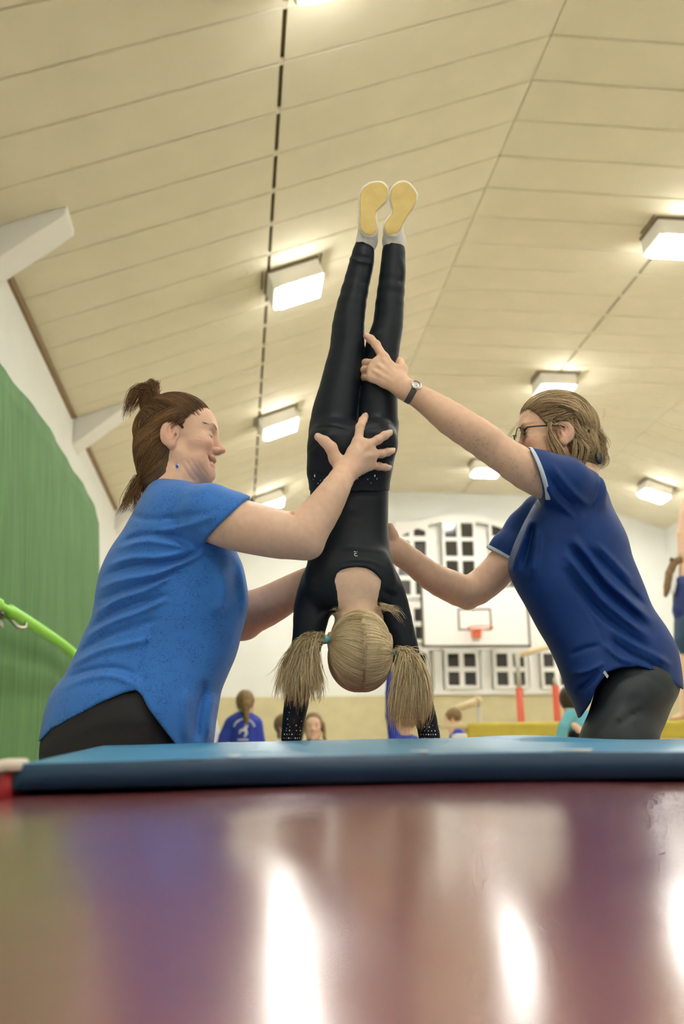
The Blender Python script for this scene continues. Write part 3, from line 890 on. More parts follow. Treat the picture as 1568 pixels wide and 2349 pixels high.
def hand(F, wrist, knuckles, fingers, thumb, rp=12.0, flatn=(0, 1, 0), k=0.010, fac=1.35):
    """wrist (u,v,d,r); knuckles four (u,v,d); fingers four lists of (u,v,d,r) after the knuckle; thumb list of (u,v,d,r)"""
    wp = P(*wrist[:3]); wr = wrist[3]*mpp(*wrist[:3])
    for i, kn in enumerate(knuckles):
        kp = P(*kn[:3]); kr = rp*mpp(*kn[:3])
        F.add(*rcflat(wp, kp, wr*.80, kr*1.12, flatn, fac), .014)
    # closed palm between the metacarpals
    for a, b in zip(knuckles, knuckles[1:]):
        F.add(*rcflat(P(*a[:3]), P(*b[:3]), rp*1.0*mpp(*a[:3]), rp*1.0*mpp(*b[:3]), flatn, fac), .012)
    mid = [(wp*.35 + P(*kn[:3])*.65) for kn in knuckles]
    for a, b in zip(mid, mid[1:]): F.add(*rcflat(a, b, rp*1.15*mpp(*wrist[:3]), rp*1.15*mpp(*wrist[:3]), flatn, fac), .012)
    for kn, fg in zip(knuckles, fingers):
        seq = [(kn[0], kn[1], kn[2], fg[0][3]*1.08)] + list(fg)
        W = [(P(u, v, d), r*mpp(u, v, d)) for u, v, d, r in seq]
        for (a, ra), (b, rb) in zip(W, W[1:]): F.add(*rc(a, b, ra, rb), .0045)
        for (a, ra) in W[1:-1]: F.add(*ell(a, (ra*1.07, ra*1.07, ra*1.07)), .003)
    W = [(P(u, v, d), r*mpp(u, v, d)) for u, v, d, r in thumb]
    for (a, ra), (b, rb) in zip(W, W[1:]): F.add(*rc(a, b, ra, rb), .010)

def person(name, foot, label, group=None): return thing(name, foot, label, 'person', group)

def arc_strands(o, R, s, rad, starts, ends, n, lift=0.004, jit=0.02, S=14, cen=(-.012, 0, .022), bow=0.0):
    """strands combed over the skull from directions starts(t) to ends(t) (local unit-ish vectors)"""
    out = []
    rad = np.asarray(rad); cen = np.asarray(cen)
    for i in range(n):
        t = nr.rand()
        a = np.asarray(starts(t), float) + nr.normal(0, jit, 3); b = np.asarray(ends(t), float) + nr.normal(0, jit, 3)
        a /= np.linalg.norm(a); b /= np.linalg.norm(b)
        w = math.acos(np.clip(a @ b, -.999, .999)); tt = np.linspace(0, 1, S)
        d = (np.sin((1 - tt)*w)[:, None]*a + np.sin(tt*w)[:, None]*b)/math.sin(w)
        wav = 1 + (lift*nr.uniform(.3, 1.6) + bow*np.sin(tt*math.pi))/rad.mean() + .004*np.sin(tt*9 + nr.rand()*6)
        out.append(((d*rad*wav[:, None] + cen)*s) @ R.T + o)
    return np.array(out)
def flow_strands(o, R, s, rad, cen, gather, ok, n, lift=.0015, frac=(.25, .6), jit=.05, S=14):
    """short locks lying all over the cap, each running towards gather(dir)"""
    rad = np.asarray(rad); cen = np.asarray(cen); out = []; tries = 0
    while len(out) < n and tries < n*30:
        tries += 1
        a = nr.normal(0, 1, 3); a /= np.linalg.norm(a)
        q = a*rad + cen
        if not ok(q): continue
        b = np.asarray(gather(a), float) + nr.normal(0, jit, 3); b /= np.linalg.norm(b)
        w = math.acos(np.clip(a @ b, -.999, .999)); f = nr.uniform(*frac); tt = np.linspace(-.08, f, S)
        d = (np.sin((1 - tt)*w)[:, None]*a + np.sin(tt*w)[:, None]*b)/max(math.sin(w), .05)
        wav = 1 + lift*nr.uniform(-.3, 1.8)/rad.mean()*np.sin(np.linspace(.25, math.pi - .1, S))
        out.append(((d*rad*wav[:, None] + cen)*s) @ R.T + o)
    return np.array(out)
def snap(C, F, cen, lift=(.0004, .0020)):
    """push strands out until they lie on the surface of F"""
    N, S, _ = C.shape; L = np.repeat(nr.uniform(lift[0], lift[1], N), S)
    p = C.reshape(-1, 3)
    for _ in range(3):
        d = F(p); r = p - cen; r /= np.linalg.norm(r, axis=1)[:, None] + 1e-9
        p = p + r*np.maximum(L - d, 0)[:, None]
    return p.reshape(N, S, 3)
def bundle(ctrl, n, spread, S=16, wav=0.004, tipvar=0.15):
    """free tresses: ctrl (K,3) centre line, spread (K,) radius at every control point"""
    ctrl = np.asarray(ctrl, float); out = []
    for i in range(n):
        e = nr.normal(0, 1, 3); e /= np.linalg.norm(e); e *= nr.rand()**.5
        c = ctrl + e[None]*np.asarray(spread)[:, None] + nr.normal(0, .15, ctrl.shape)*np.asarray(spread)[:, None]
        L = 1 - tipvar*nr.rand()
        q = bez(c, 40)[:int(40*L)]
        q = q[np.linspace(0, len(q) - 1, S).astype(int)]
        ph = nr.rand()*6; q = q + wav*np.sin(np.linspace(0, 7, S) + ph)[:, None]*nr.normal(0, .6, 3)
        out.append(q)
    return np.array(out)

# ------------------------------------------------------------------ gymnast in a handstand
GY = 2.55
m_black = mat('black stretch fabric', (0.0055, 0.010, 0.016), 0.5, noise=0.15, nscale=30, spec=0.26, sheen=0.0, bump=0.05, bscale=500)
m_black2 = mat('black leggings fabric', (0.0055, 0.010, 0.017), 0.5, noise=0.15, nscale=30, spec=0.26, sheen=0.0, bump=0.05, bscale=500)
m_stone = mat('rhinestone', (0.80, 0.84, 0.90), 0.2, spec=0.8)
m_yel = mat('yellow sole', (0.74, 0.56, 0.20), 0.75, noise=0.06, nscale=25)
m_slip = mat('white slipper', (0.84, 0.82, 0.76), 0.75, noise=0.04, nscale=40)
m_cyan = mat('turquoise elastic', (0.22, 0.66, 0.74), 0.7)
zmat = zred(2.2)
gym = person('person', (P(820, 1720, GY)[0], GY, zmat), 'gymnast in black leotard doing a handstand with blond pigtails')

legL = [(835, 566, GY, 23), (830, 600, GY, 27), (820, 640, GY, 29), (806, 700, GY, 33), (798, 752, GY, 36.5), (795, 806, GY, 39), (786, 850, GY, 42), (777, 900, GY, 46), (768, 945, GY, 51), (764, 985, GY, 54)]
legR = [(903, 565, GY, 25.5), (901.5, 600, GY, 27), (899, 640, GY, 30), (893, 700, GY, 32.5), (889, 748, GY, 34), (878, 790, GY, 38), (873, 832, GY, 38.5), (870, 880, GY, 41), (866, 920, GY, 44.5), (864, 960, GY, 47), (860, 990, GY, 49)]
hips = [(968, 716, 911, GY + .004, .070), (980, 711, 911, GY + .002, .088), (995, 708, 911, GY, .098), (1025, 704, 911, GY - .002, .104), (1050, 704, 905, GY, .100), (1085, 703, 899, GY + .005, .094), (1105, 707, 895, GY + .008, .088), (1126, 709, 893, GY + .01, .084)]
LG = Field()
chain(LG, legL, .010, sub=2)
LR = Field(); chain(LR, legR, .010, sub=2); lo_r, hi_r = LR.bounds(); LG.add(lambda p: LR(p), lo_r, hi_r, .004)
fn, lo, hi = loft(hips, 2.3); LG.add(fn, lo, hi, .012)
for u, v in ((765, 1012), (858, 1012)): LG.add(*ell(P(u, v, GY - .058), (.060, .052, .056)), .03)
LG.add(*rc(P(818, 900, GY - .12), P(818, 1035, GY - .115), .004, .012), .02, 's')            # cleft
folds(LG, [([(712, 986), (745, 980), (775, 984), (806, 992)], 3.5, -.006), ([(720, 996), (750, 1000), (780, 994)], 3, .003), ([(838, 982), (870, 979), (905, 984)], 3, -.005),
           ([(845, 990), (870, 996), (900, 1008)], 3, .003), ([(706, 1035), (722, 1020), (738, 1012)], 3, -.003), ([(905, 1040), (890, 1030), (872, 1026)], 3, -.003),
           ([(902, 1062), (888, 1052), (872, 1050)], 2.5, -.003), ([(703, 1081), (735, 1090), (800, 1094), (870, 1092), (900, 1084)], 2.6, -.003),
           ([(706, 1124), (760, 1127), (830, 1127), (893, 1124)], 2.5, .003),
           ([(797, 592), (815, 596), (836, 602), (856, 606)], 3, .005), ([(804, 584), (830, 590), (852, 594)], 3, -.004), ([(850, 640), (838, 648), (822, 650)], 3, -.002),
           ([(918, 588), (924, 610), (928, 632)], 3, .003), ([(912, 600), (917, 630), (916, 650)], 3, -.003), ([(874, 760), (860, 768), (846, 772)], 3, .003), ([(905, 806), (890, 812), (870, 812)], 3, -.002)], (2.35, 2.62))
V, Q = mesh_field(LG, .0040, smooth=2)
lg = from_arrays('leggings', V, Q, m_black2, gym)

# leotard: torso, shoulders, long sleeves
armL = [(728, 1345, GY, 40), (716, 1395, GY, 42), (708, 1450, GY - .01, 36), (698, 1505, GY - .01, 32), (688, 1560, GY, 29), (679, 1615, GY, 27), (672, 1660, GY, 24.5), (666, 1716, GY, 22.5)]
armR = [(880, 1345, GY, 38), (897, 1395, GY, 40), (914, 1450, GY - .01, 36), (931, 1505, GY - .01, 32), (949, 1560, GY, 29), (964, 1610, GY, 27), (977, 1655, GY, 25), (990, 1716, GY, 23)]
torso = [(1100, 711, 891, GY + .012, .080), (1130, 711, 891, GY + .012, .080), (1168, 711, 890, GY + .01, .080), (1215, 709, 890, GY + .008, .083), (1250, 707, 893, GY + .005, .086), (1285, 705, 899, GY + .003, .088), (1320, 700, 908, GY, .085), (1355, 701, 915, GY, .078), (1385, 712, 912, GY, .066), (1405, 740, 895, GY, .05)]
def leotard(shrink=0.0):
    L = Field()
    fn, lo, hi = loft(torso, 2.4, shrink); L.add(fn, lo, hi, 0)
    chain(L, armL, .022, sub=2, grow=-shrink); chain(L, armR, .022, sub=2, grow=-shrink)
    for u in (745, 862): L.add(*ell(P(u, 1322, GY - .052), (.045 - shrink, .030 - shrink, .062)), .03)      # shoulder blades
    return L
LE = leotard()
# scooped back opening, on the side that faces the camera
scoop = np.array([(767, 1330), (771, 1316), (781, 1307), (800, 1302), (820, 1300), (840, 1303), (856, 1312), (867, 1322), (874, 1333), (870, 1352), (866, 1370), (862, 1388), (864, 1440), (776, 1440), (776, 1385), (773, 1357)], float)
def scoop_fn(p):
    u, v, m = project(p)
    return np.maximum(sdpoly(u, v, scoop)*m, p[:, 1] - (GY + .02))
LE.add(scoop_fn, P(760, 1445, 2.3), P(880, 1295, 2.62), .002, 's')
folds(LE, [([(767, 1331), (768, 1318), (781, 1305), (800, 1299), (820, 1297), (842, 1300), (860, 1310), (877, 1331)], 3.0, .0022), ([(712, 1170), (760, 1163), (800, 1166), (835, 1178)], 3.5, .0022), ([(716, 1182), (770, 1178), (830, 1190)], 4, -.002),
           ([(720, 1268), (770, 1258), (820, 1256), (860, 1262), (893, 1268)], 4, .0018), ([(780, 1290), (815, 1284), (850, 1288), (890, 1304)], 3.5, .0016),
           ([(880, 1345), (895, 1352), (912, 1356)], 3, .003), ([(872, 1352), (890, 1362), (912, 1372)], 3, -.003), ([(868, 1362), (886, 1376), (910, 1390)], 3, .003), ([(866, 1374), (884, 1392), (906, 1410)], 3, -.003),
           ([(700, 1352), (720, 1346), (745, 1350)], 4, -.002), ([(718, 1420), (735, 1405), (750, 1392)], 4, -.003), ([(711, 1135), (760, 1140), (820, 1138), (888, 1136)], 4, -.0018)], (2.35, 2.62))
V, Q = mesh_field(LE, .0040, smooth=2)
from_arrays('leotard', V, Q, m_black, gym)

# body under it: back, neck, head, hands, feet hidden in slippers
BO = leotard(.0045)
fnk = rc(P(820, 1350, GY - .005), P(822, 1432, GY - .012), 44*mpp(820, 1350, GY), 41*mpp(820, 1400, GY)); BO.add(*fnk, .03)
GU = np.array([0, -.52, -.854]); GFw = np.array([0, .854, -.52]); GR = np.stack([GFw, np.cross(GU, GFw), GU], 1)
gO = P(824, 1493, GY - .03); GS = .955
add_head(BO, gO, GR, GS, neck_to=P(820, 1390, GY), nr_=.045)
for (a, kn, fg) in (((666, 1716, GY, 22), [(648, 1728), (658, 1728), (668, 1728), (678, 1728)], -1), ((990, 1716, GY, 22), [(976, 1728), (986, 1728), (996, 1728), (1006, 1728)], 1)):
    w = P(*a[:3])
    for i, (u, v) in enumerate(kn):
        b0 = np.array([P(u, v, GY)[0], GY + .06, zmat + .016]); t0_ = np.array([b0[0] + (i - 1.5)*.008, GY + .125 - .012*abs(i - 1.2), zmat + .009])
        BO.add(*rc((w[0], GY + .005, zmat + .03), b0, .019, .012), .014); BO.add(*rc(b0, t0_, .0085, .0065), .004)
    tx = w[0] - fg*.03
    BO.add(*rc((w[0] - fg*.012, GY + .02, zmat + .018), (tx - fg*.012, GY + .07, zmat + .010), .011, .008), .01)
V, Q = mesh_field(BO, .0034)
base = SKIN*np.array([1.08, 1.10, 1.08])
cc = head_colour(V, gO, GR, GS, base, closed=True)
from_arrays('body', V, Q, m_skin, gym, True, cc)

# slippers with yellow soles
soleL = np.array([(630, 195), (700, 215), (770, 290), (782, 380), (745, 520), (660, 600), (585, 680), (575, 760), (600, 900), (590, 1000), (545, 1068), (480, 1080), (400, 1050), (330, 980), (315, 850), (325, 700), (315, 500), (330, 380), (390, 280), (500, 215)])*.1403 + (780, 390)
soleR = np.array([(1040, 190), (1120, 220), (1200, 310), (1250, 400), (1240, 520), (1180, 650), (1080, 770), (1020, 880), (980, 990), (900, 1060), (820, 1070), (760, 1050), (720, 970), (720, 890), (760, 820), (840, 720), (855, 640), (832, 560), (815, 440), (830, 330), (880, 260), (950, 210)])*.1403 + (780, 390)
ankles = [[(842, 530, GY + .012, 23), (841, 553, GY - .004, 24.5), (837, 570, GY, 22)], [(902, 530, GY + .012, 24), (903, 553, GY - .004, 26.5), (903, 570, GY, 25)]]
for sole, ank in ((soleL, ankles[0]), (soleR, ankles[1])):
    yf = GY - .045
    def shoe_fn(p, sole=sole, yf=yf):
        u, v, m = project(p)
        q = np.clip(p[:, 1] - yf, 0, None)
        d2 = (sdpoly(u, v, sole) - 3.2)*m + np.maximum(q - .025, 0)*.42          # instep narrows away from the sole
        top = (v - sole[:, 1].min())/(sole[:, 1].max() - sole[:, 1].min())          # 0 toes .. 1 heel
        dep = .030 + .040*np.clip(top*1.2, 0, 1)
        d1 = np.abs(p[:, 1] - yf - dep/2) - dep/2
        a = np.maximum(d2 + .006, d1 + .006); o_ = np.sqrt(np.maximum(d2 + .006, 0)**2 + np.maximum(d1 + .006, 0)**2)
        return np.where(a > 0, o_, a) - .006
    A_ = np.array([P(sole[:, 0].min() - 6, sole[:, 1].max() + 6, yf - .01), P(sole[:, 0].max() + 6, sole[:, 1].min() - 6, yf + .09)])
    S_ = Field(); S_.add(shoe_fn, A_.min(0) - .01, A_.max(0) + .01, 0)
    chain(S_, ank, .018)
    cu_, cv_ = ank[2][0], ank[2][1]
    folds(S_, [([(cu_ - 8, cv_ - 30), (cu_ - 4, cv_ - 8)], 2, -.0015), ([(cu_ - 20, cv_ - 22), (cu_ - 10, cv_ - 8), (cu_ + 8, cv_ - 3)], 2, .0015)], (2.4, 2.6))
    V, Q = mesh_field(S_, .0026)
    sl = from_arrays('slipper', V, Q, m_slip, gym)
    def pad_fn(p, sole=sole, yf=yf):
        u, v, m = project(p)
        d2 = (sdpoly(u, v, sole))*m
        c_ = sole.mean(0)
        dish = .0022*np.exp(-(((u - c_[0])/22)**2 + ((v - (sole[:, 1].min() + 42))/14)**2)) + .0028*np.exp(-(((v - sole[:, 1].max())/7)**2))
        d1 = np.abs(p[:, 1] - (yf + .0015 + dish)) - .0055
        return np.maximum(d2, d1)
    S2 = Field(); S2.add(pad_fn, A_.min(0) - .01, A_.max(0) + .01, 0)
    V, Q = mesh_field(S2, .0020, smooth=2)
    from_arrays('sole', V, Q, m_yel, sl)

# logo between the shoulder blades, stones on waistband and cuffs
def front_y(Fd, u, v, y0=2.30, y1=2.62):
    """depth at which the ray (u, v) first meets the field"""
    ys = np.linspace(y0, y1, 160); r_ = ray(u, v); pts = CAM + r_[None]/r_[1]*ys[:, None]; d = Fd(pts)
    i = np.argmax(d < 0)
    return ys[i] if (d < 0).any() else None
m_logo = mat('white print', (0.85, 0.86, 0.88), 0.6)
lo_ = thing  # keep names short below
def stroke(mb, uv, F_, w, lift=.0008):
    pts = [P(u, v, (front_y(F_, u, v) or GY) - lift) for u, v in uv]
    mb.tube(pts, w, 6)
mb = MB(); stroke(mb, [(811.3, 1265.6), (815, 1265.6), (819, 1265.6)], LE, .0011)
mb.build('logo_bar', m_logo, gym)
mb = MB(); stroke(mb, [(818, 1269.3), (814.5, 1269.3), (812.6, 1270.6), (812.4, 1272.6), (813.6, 1274.6), (816, 1275.4), (819.6, 1275.4)], LE, .0011)
mb.build('logo_curve', m_logo, gym)
def stones(name, F_, spots, par):
    V = []; Fq = []
    for u, v, r, st in spots:
        y = front_y(F_, u, v)
        if y is None: continue
        c = P(u, v, y - .0006); r_ = r*mpp(u, v, y); n0 = len(V)
        V.append(c + (0, -r_*.7, 0))
        for k in range(8):
            a = k*math.pi/4; V.append(c + np.array([r_*math.cos(a), 0, r_*st*math.sin(a)]))
        for k in range(8): Fq.append((n0, n0 + 1 + (k + 1) % 8, n0 + 1 + k))
    o = from_arrays(name, V, Fq, m_stone, par, False); o['kind'] = 'stuff'; return o
W_ = [(322, 1000, 1.6, 2.3), (478, 1008, 1.6, 2.3), (865, 995, 1.5, 2), (1040, 995, 1.8, 2.2), (305, 1042, 1.2, 1.3), (391, 1053, 1.3, 1.1), (361, 1090, 1.6, 1.1), (838, 1037, 1.5, 1), (878, 1087, 2, 1), (955, 1042, 1.5, 1), (990, 1083, 2, 1), (1066, 1037, 1.3, 1.2), (430, 1042, 1.3, 1)]
stones('rhinestones', LG, [(a*.1913 + 660, b_*.1913 + 900, r, st) for a, b_, r, st in W_], lg)
sp_ = []
for (cu0, cv0, cu1, cv1, wd) in ((676, 1632, 667, 1702, 21), (971, 1634, 986, 1702, 20)):
    for row in range(9):
        t = row/8; v = cv0 + (cv1 - cv0)*t; cu_ = cu0 + (cu1 - cu0)*t; dense = 2 + int(8*t*t + .5)
        for i in range(dense):
            s_ = -1 + 2*(i + .5 + .2*(row % 2))/dense
            sp_.append((cu_ + wd*s_*.95 + (nr.uniform(-3, 3) if row < 5 else 0), v + (nr.uniform(-4, 4) if row < 5 else 0), 1.35 if (i + row) % 3 else 1.8, 1))
stones('cuff_rhinestones', LE, sp_, gym)

# blond hair with centre parting and two pigtails
HC = Field()
def A2(F, prim, k=.01, op='u', s=GS, o=gO, R=GR): F.add(*local(prim, o, R, s), k*s, op)
A2(HC, ell((-.012, 0, .022), (.101, .082, .092)), 0)
A2(HC, ell((-.045, 0, -.022), (.062, .066, .060)), .03)
A2(HC, ell((.085, 0, -.035), (.075, .075, .075)), .02, 's')
A2(HC, rc((-.12, 0, .03), (-.02, 0, .126), .008, .008), .006, 's'); A2(HC, rc((-.02, 0, .126), (.09, 0, .085), .008, .008), .006, 's')
V, Q = mesh_field(HC, .0030)
shade = np.full(len(V), .8); from_arrays('hair', V, Q, m_hair_blond, gym, True, np.stack([shade]*3, 1))
tieL, tieR = P(742, 1467, GY - .055), P(906, 1500, GY - .055)
def todir(pt, s=GS): 
    q = (((pt - gO) @ GR)/s - np.array([-.012, 0, .022]))/np.array([.101, .082, .092]); return q/np.linalg.norm(q)
cur = []
for tie in (tieL, tieR):
    dT = todir(tie); sg = np.sign(dT[1])
    part = lambda t, sg=sg: (math.sin(-1.75 + 2.9*t), sg*.06, math.cos(-1.75 + 2.9*t))
    cur.append(arc_strands(gO, GR, GS, (.101, .082, .092), part, lambda t, d=dT: d, 800, .0015, .03, bow=.004))
dTL, dTR = todir(tieL), todir(tieR)
cur.append(flow_strands(gO, GR, GS, (.102, .083, .093), (-.012, 0, .022), lambda a: dTL if a[1]*dTL[1] > 0 else dTR, lambda q: q[0] < .05 and abs(q[1]) > .006, 1600, .001))
cur.append(flow_strands(gO, GR, GS, (.0630, .0672, .0612), (-.045, 0, -.022), lambda a: dTL if a[1]*dTL[1] > 0 else dTR, lambda q: q[0] < .0 and q[2] < .02, 700, .0008, frac=(.3, .7)))
nap_ = [todir(P(790 + 64*nr.rand(), 1408 + 8*nr.rand(), GY - .09)) for _ in range(200)]
cur.append(np.concatenate([arc_strands(gO, GR, GS, (.103, .084, .094), lambda t, a=a: a, lambda t, a=a: (dTL if a[1]*dTL[1] > 0 else dTR), 1, .001, .03) for a in nap_]))
strands('combed_hair', snap(np.concatenate(cur), HC, gO), .00075, m_hair_blond, gym, kind='stuff')
pt_ = [((np.array([math.sin(a)*.1025, 0, math.cos(a)*.0935]) + np.array([-.012, 0, .022]))*GS) @ GR.T + gO for a in np.linspace(-1.6, 1.0, 22)]
mb = MB(); mb.tube(pt_, .0006, 5); mb.build('parting', mat('scalp', (.78, .63, .45), .6), gym, True)
ZP = GY - .085
c1 = [bundle([P(744, 1466, GY - .05), P(728, 1464, ZP + .02), P(704 + dx*.35, 1474 + abs(dx)*.05, ZP), P(692 + dx*.75, 1528, ZP), P(690 + dx, 1578, ZP), P(688 + dx*1.02, 1632 - abs(dx)*.55, ZP + .01)], 120, [.004, .012, .014, .017, .020, .018], tipvar=.28, wav=.006) for dx in (-48, -34, -22, -10, 2, 16, 30, 42)]
c2 = [bundle([P(905, 1499, GY - .05), P(919, 1499, ZP + .02), P(934 + dx*.4, 1510, ZP), P(939 + dx*.8, 1560, ZP), P(936 + dx, 1620, ZP), P(928 + dx*.95, 1690 - abs(dx)*.4, ZP + .01)], 120, [.004, .012, .014, .016, .018, .016], tipvar=.2, wav=.006) for dx in (-38, -26, -14, -3, 8, 20, 32, 42)]
c1 += [bundle([P(744, 1466, GY - .05), P(726, 1464, ZP), P(700 + dx*.4, 1480, ZP - .01), P(685 + dx, 1530 + nr.uniform(-10, 10), ZP - .01), P(678 + dx*1.4, 1575 + nr.uniform(-20, 10), ZP - .01)], 8, [.005, .014, .018, .022, .026], tipvar=.3, wav=.012) for dx in (-44, -30, -16, 30, 48)]
c2 += [bundle([P(905, 1499, GY - .05), P(922, 1496, ZP), P(945 + dx*.4, 1508, ZP - .01), P(945 + dx, 1580 + nr.uniform(-10, 10), ZP - .01), P(938 + dx*1.2, 1650 + nr.uniform(-20, 20), ZP - .01)], 8, [.005, .014, .018, .022, .026], tipvar=.3, wav=.012) for dx in (-40, -20, 20, 40)]
strands('pigtail', np.concatenate(c1), .00075, m_hair_blond, gym, kind='stuff'); strands('pigtail', np.concatenate(c2), .00075, m_hair_blond, gym, kind='stuff')
fl = bundle([P(866, 1392, GY - .06), P(890, 1394, GY - .07), P(912, 1405, GY - .07), P(932, 1430, GY - .07)], 40, [.012, .010, .012, .012], wav=.003, tipvar=.4)
fl2 = bundle([P(780, 1400, GY - .05), P(768, 1396, GY - .06), P(755, 1398, GY - .06)], 14, [.008, .006, .008], wav=.002, tipvar=.4)
strands('loose_hair', np.concatenate([fl, fl2]), .0005, m_hair_blond, gym, kind='stuff')
for tie, dr in ((tieL, (-1, 0, -.05)), (tieR, (1, 0, -.05))):
    F_ = Field(); dr = np.array(dr)/np.linalg.norm(dr); F_.add(*rc(tie - dr*.006, tie + dr*.006, .0115, .0115), 0)
    V, Q = mesh_field(F_, .002); from_arrays('hair_band', V, Q, m_cyan, gym)
# ------------------------------------------------------------------ coach on the left, in the blue patterned shirt
def fabric_crackle(name, base, line):
    m, nt, b = nodes_of(name)
    b.inputs['Roughness'].default_value = 0.75; b.inputs['Sheen Weight'].default_value = 0.2; b.inputs['Specular IOR Level'].default_value = 0.3
    tc = nt.nodes.new('ShaderNodeTexCoord')
    n0 = nt.nodes.new('ShaderNodeTexNoise'); n0.inputs['Scale'].default_value = 24; n0.inputs['Detail'].default_value = 3
    nt.links.new(tc.outputs['Object'], n0.inputs['Vector'])
    ad = nt.nodes.new('ShaderNodeMix'); ad.data_type = 'VECTOR'; ad.inputs['Factor'].default_value = 0.16
    nt.links.new(tc.outputs['Object'], ad.inputs['A']); nt.links.new(n0.outputs['Color'], ad.inputs['B'])
    vo = nt.nodes.new('ShaderNodeTexVoronoi'); vo.feature = 'DISTANCE_TO_EDGE'; vo.inputs['Scale'].default_value = 48
    nt.links.new(ad.outputs['Result'], vo.inputs['Vector'])
    lt = nt.nodes.new('ShaderNodeMapRange'); lt.inputs['From Min'].default_value = 0.015; lt.inputs['From Max'].default_value = 0.045; lt.inputs['To Min'].default_value = 1; lt.inputs['To Max'].default_value = 0
    nt.links.new(vo.outputs['Distance'], lt.inputs['Value'])
    n1 = nt.nodes.new('ShaderNodeTexNoise'); n1.inputs['Scale'].default_value = 22
    nt.links.new(tc.outputs['Object'], n1.inputs['Vector'])
    gt = nt.nodes.new('ShaderNodeMapRange'); gt.inputs['From Min'].default_value = 0.40; gt.inputs['From Max'].default_value = 0.50
    nt.links.new(n1.outputs['Fac'], gt.inputs['Value'])
    mu = nt.nodes.new('ShaderNodeMath'); mu.operation = 'MULTIPLY'; nt.links.new(lt.outputs['Result'], mu.inputs[0]); nt.links.new(gt.outputs['Result'], mu.inputs[1])
    mx = nt.nodes.new('ShaderNodeMix'); mx.data_type = 'RGBA'; mx.inputs['A'].default_value = (*base, 1); mx.inputs['B'].default_value = (*line, 1)
    nt.links.new(mu.outputs[0], mx.inputs['Factor']); nt.links.new(mx.outputs['Result'], b.inputs['Base Color'])
    return m
m_shirtL = fabric_crackle('blue patterned jersey', (0.042, 0.205, 0.64), (0.022, 0.115, 0.44))
m_shirtR = mat('navy sports shirt', (0.006, 0.042, 0.20), 0.6, noise=0.06, nscale=40, spec=0.3, bump=0.04, bscale=600)
m_trouB = mat('black trousers', (0.010, 0.010, 0.012), 0.75, noise=0.1, nscale=20)
m_trouG = mat('charcoal sports tights', (0.026, 0.036, 0.043), 0.6, noise=0.08, nscale=40)
m_shoe = mat('dark gym shoe', (0.03, 0.03, 0.035), 0.6)

def hem_cut(F, hem, lo, hi, keep_above=True):
    hem = np.array(sorted(hem), float)
    def fn(p):
        u, v, m = project(p)
        return (v - np.interp(u, hem[:, 0], hem[:, 1]))*m
    F.add(fn, lo, hi, 0, 'i')
def scr(du, dv):
    """direction in the hall of an image direction (right, down)"""
    n = du*RT - dv*UP; return n/np.linalg.norm(n)

CL = 2.60
cl = person('person', (P(230, 1750, CL)[0], CL, 0.0), 'coach in patterned blue shirt with brown updo supporting the gymnast hips')
torsoL = [(1097, 356, 404, CL, .06), (1108, 342, 452, CL, .12), (1130, 328, 488, CL, .165), (1158, 312, 505, CL, .178), (1210, 285, 522, CL, .178), (1257, 253, 540, CL, .175), (1308, 229, 557, CL, .172), (1356, 219, 567, CL, .172), (1387, 215, 569, CL, .170), (1419, 208, 563, CL, .168), (1459, 189, 553, CL, .165), (1502, 171, 542, CL, .168), (1550, 146, 522, CL, .178), (1585, 119, 508, CL, .188), (1620, 105, 502, CL, .194), (1656, 97, 496, CL, .196), (1714, 86, 489, CL, .196), (1740, 86, 486, CL, .196)]
SHL = Field()
fn, lo, hi = loft(torsoL, 2.3); SHL.add(fn, lo, hi, 0)
hn = scr(.69, .72); ho = P(510, 1196, 2.42)
slv = [(430, 1168, 2.50, 60), (480, 1180, 2.44, 67), (530, 1198, 2.415, 67), (580, 1212, 2.40, 64)]
W = [(P(u, v, d), r*mpp(u, v, d)) for u, v, d, r in slv]
for (a, ra), (b_, rb) in zip(W, W[1:]): SHL.add(*cut(rc(a, b_, ra, rb), ho, hn), .022)
hemL = [(60, 1712), (88, 1704), (119, 1672), (178, 1640), (237, 1609), (285, 1589), (312, 1583), (324, 1593), (340, 1625), (372, 1668), (403, 1708), (425, 1735), (600, 1740)]
armp = rc(P(460, 1182, 2.44), P(580, 1212, 2.40), 57*mpp(500, 1190, 2.42), 58*mpp(560, 1200, 2.4))
SHL.add(*cut(armp, ho - hn*.022, -hn), .002, 's')
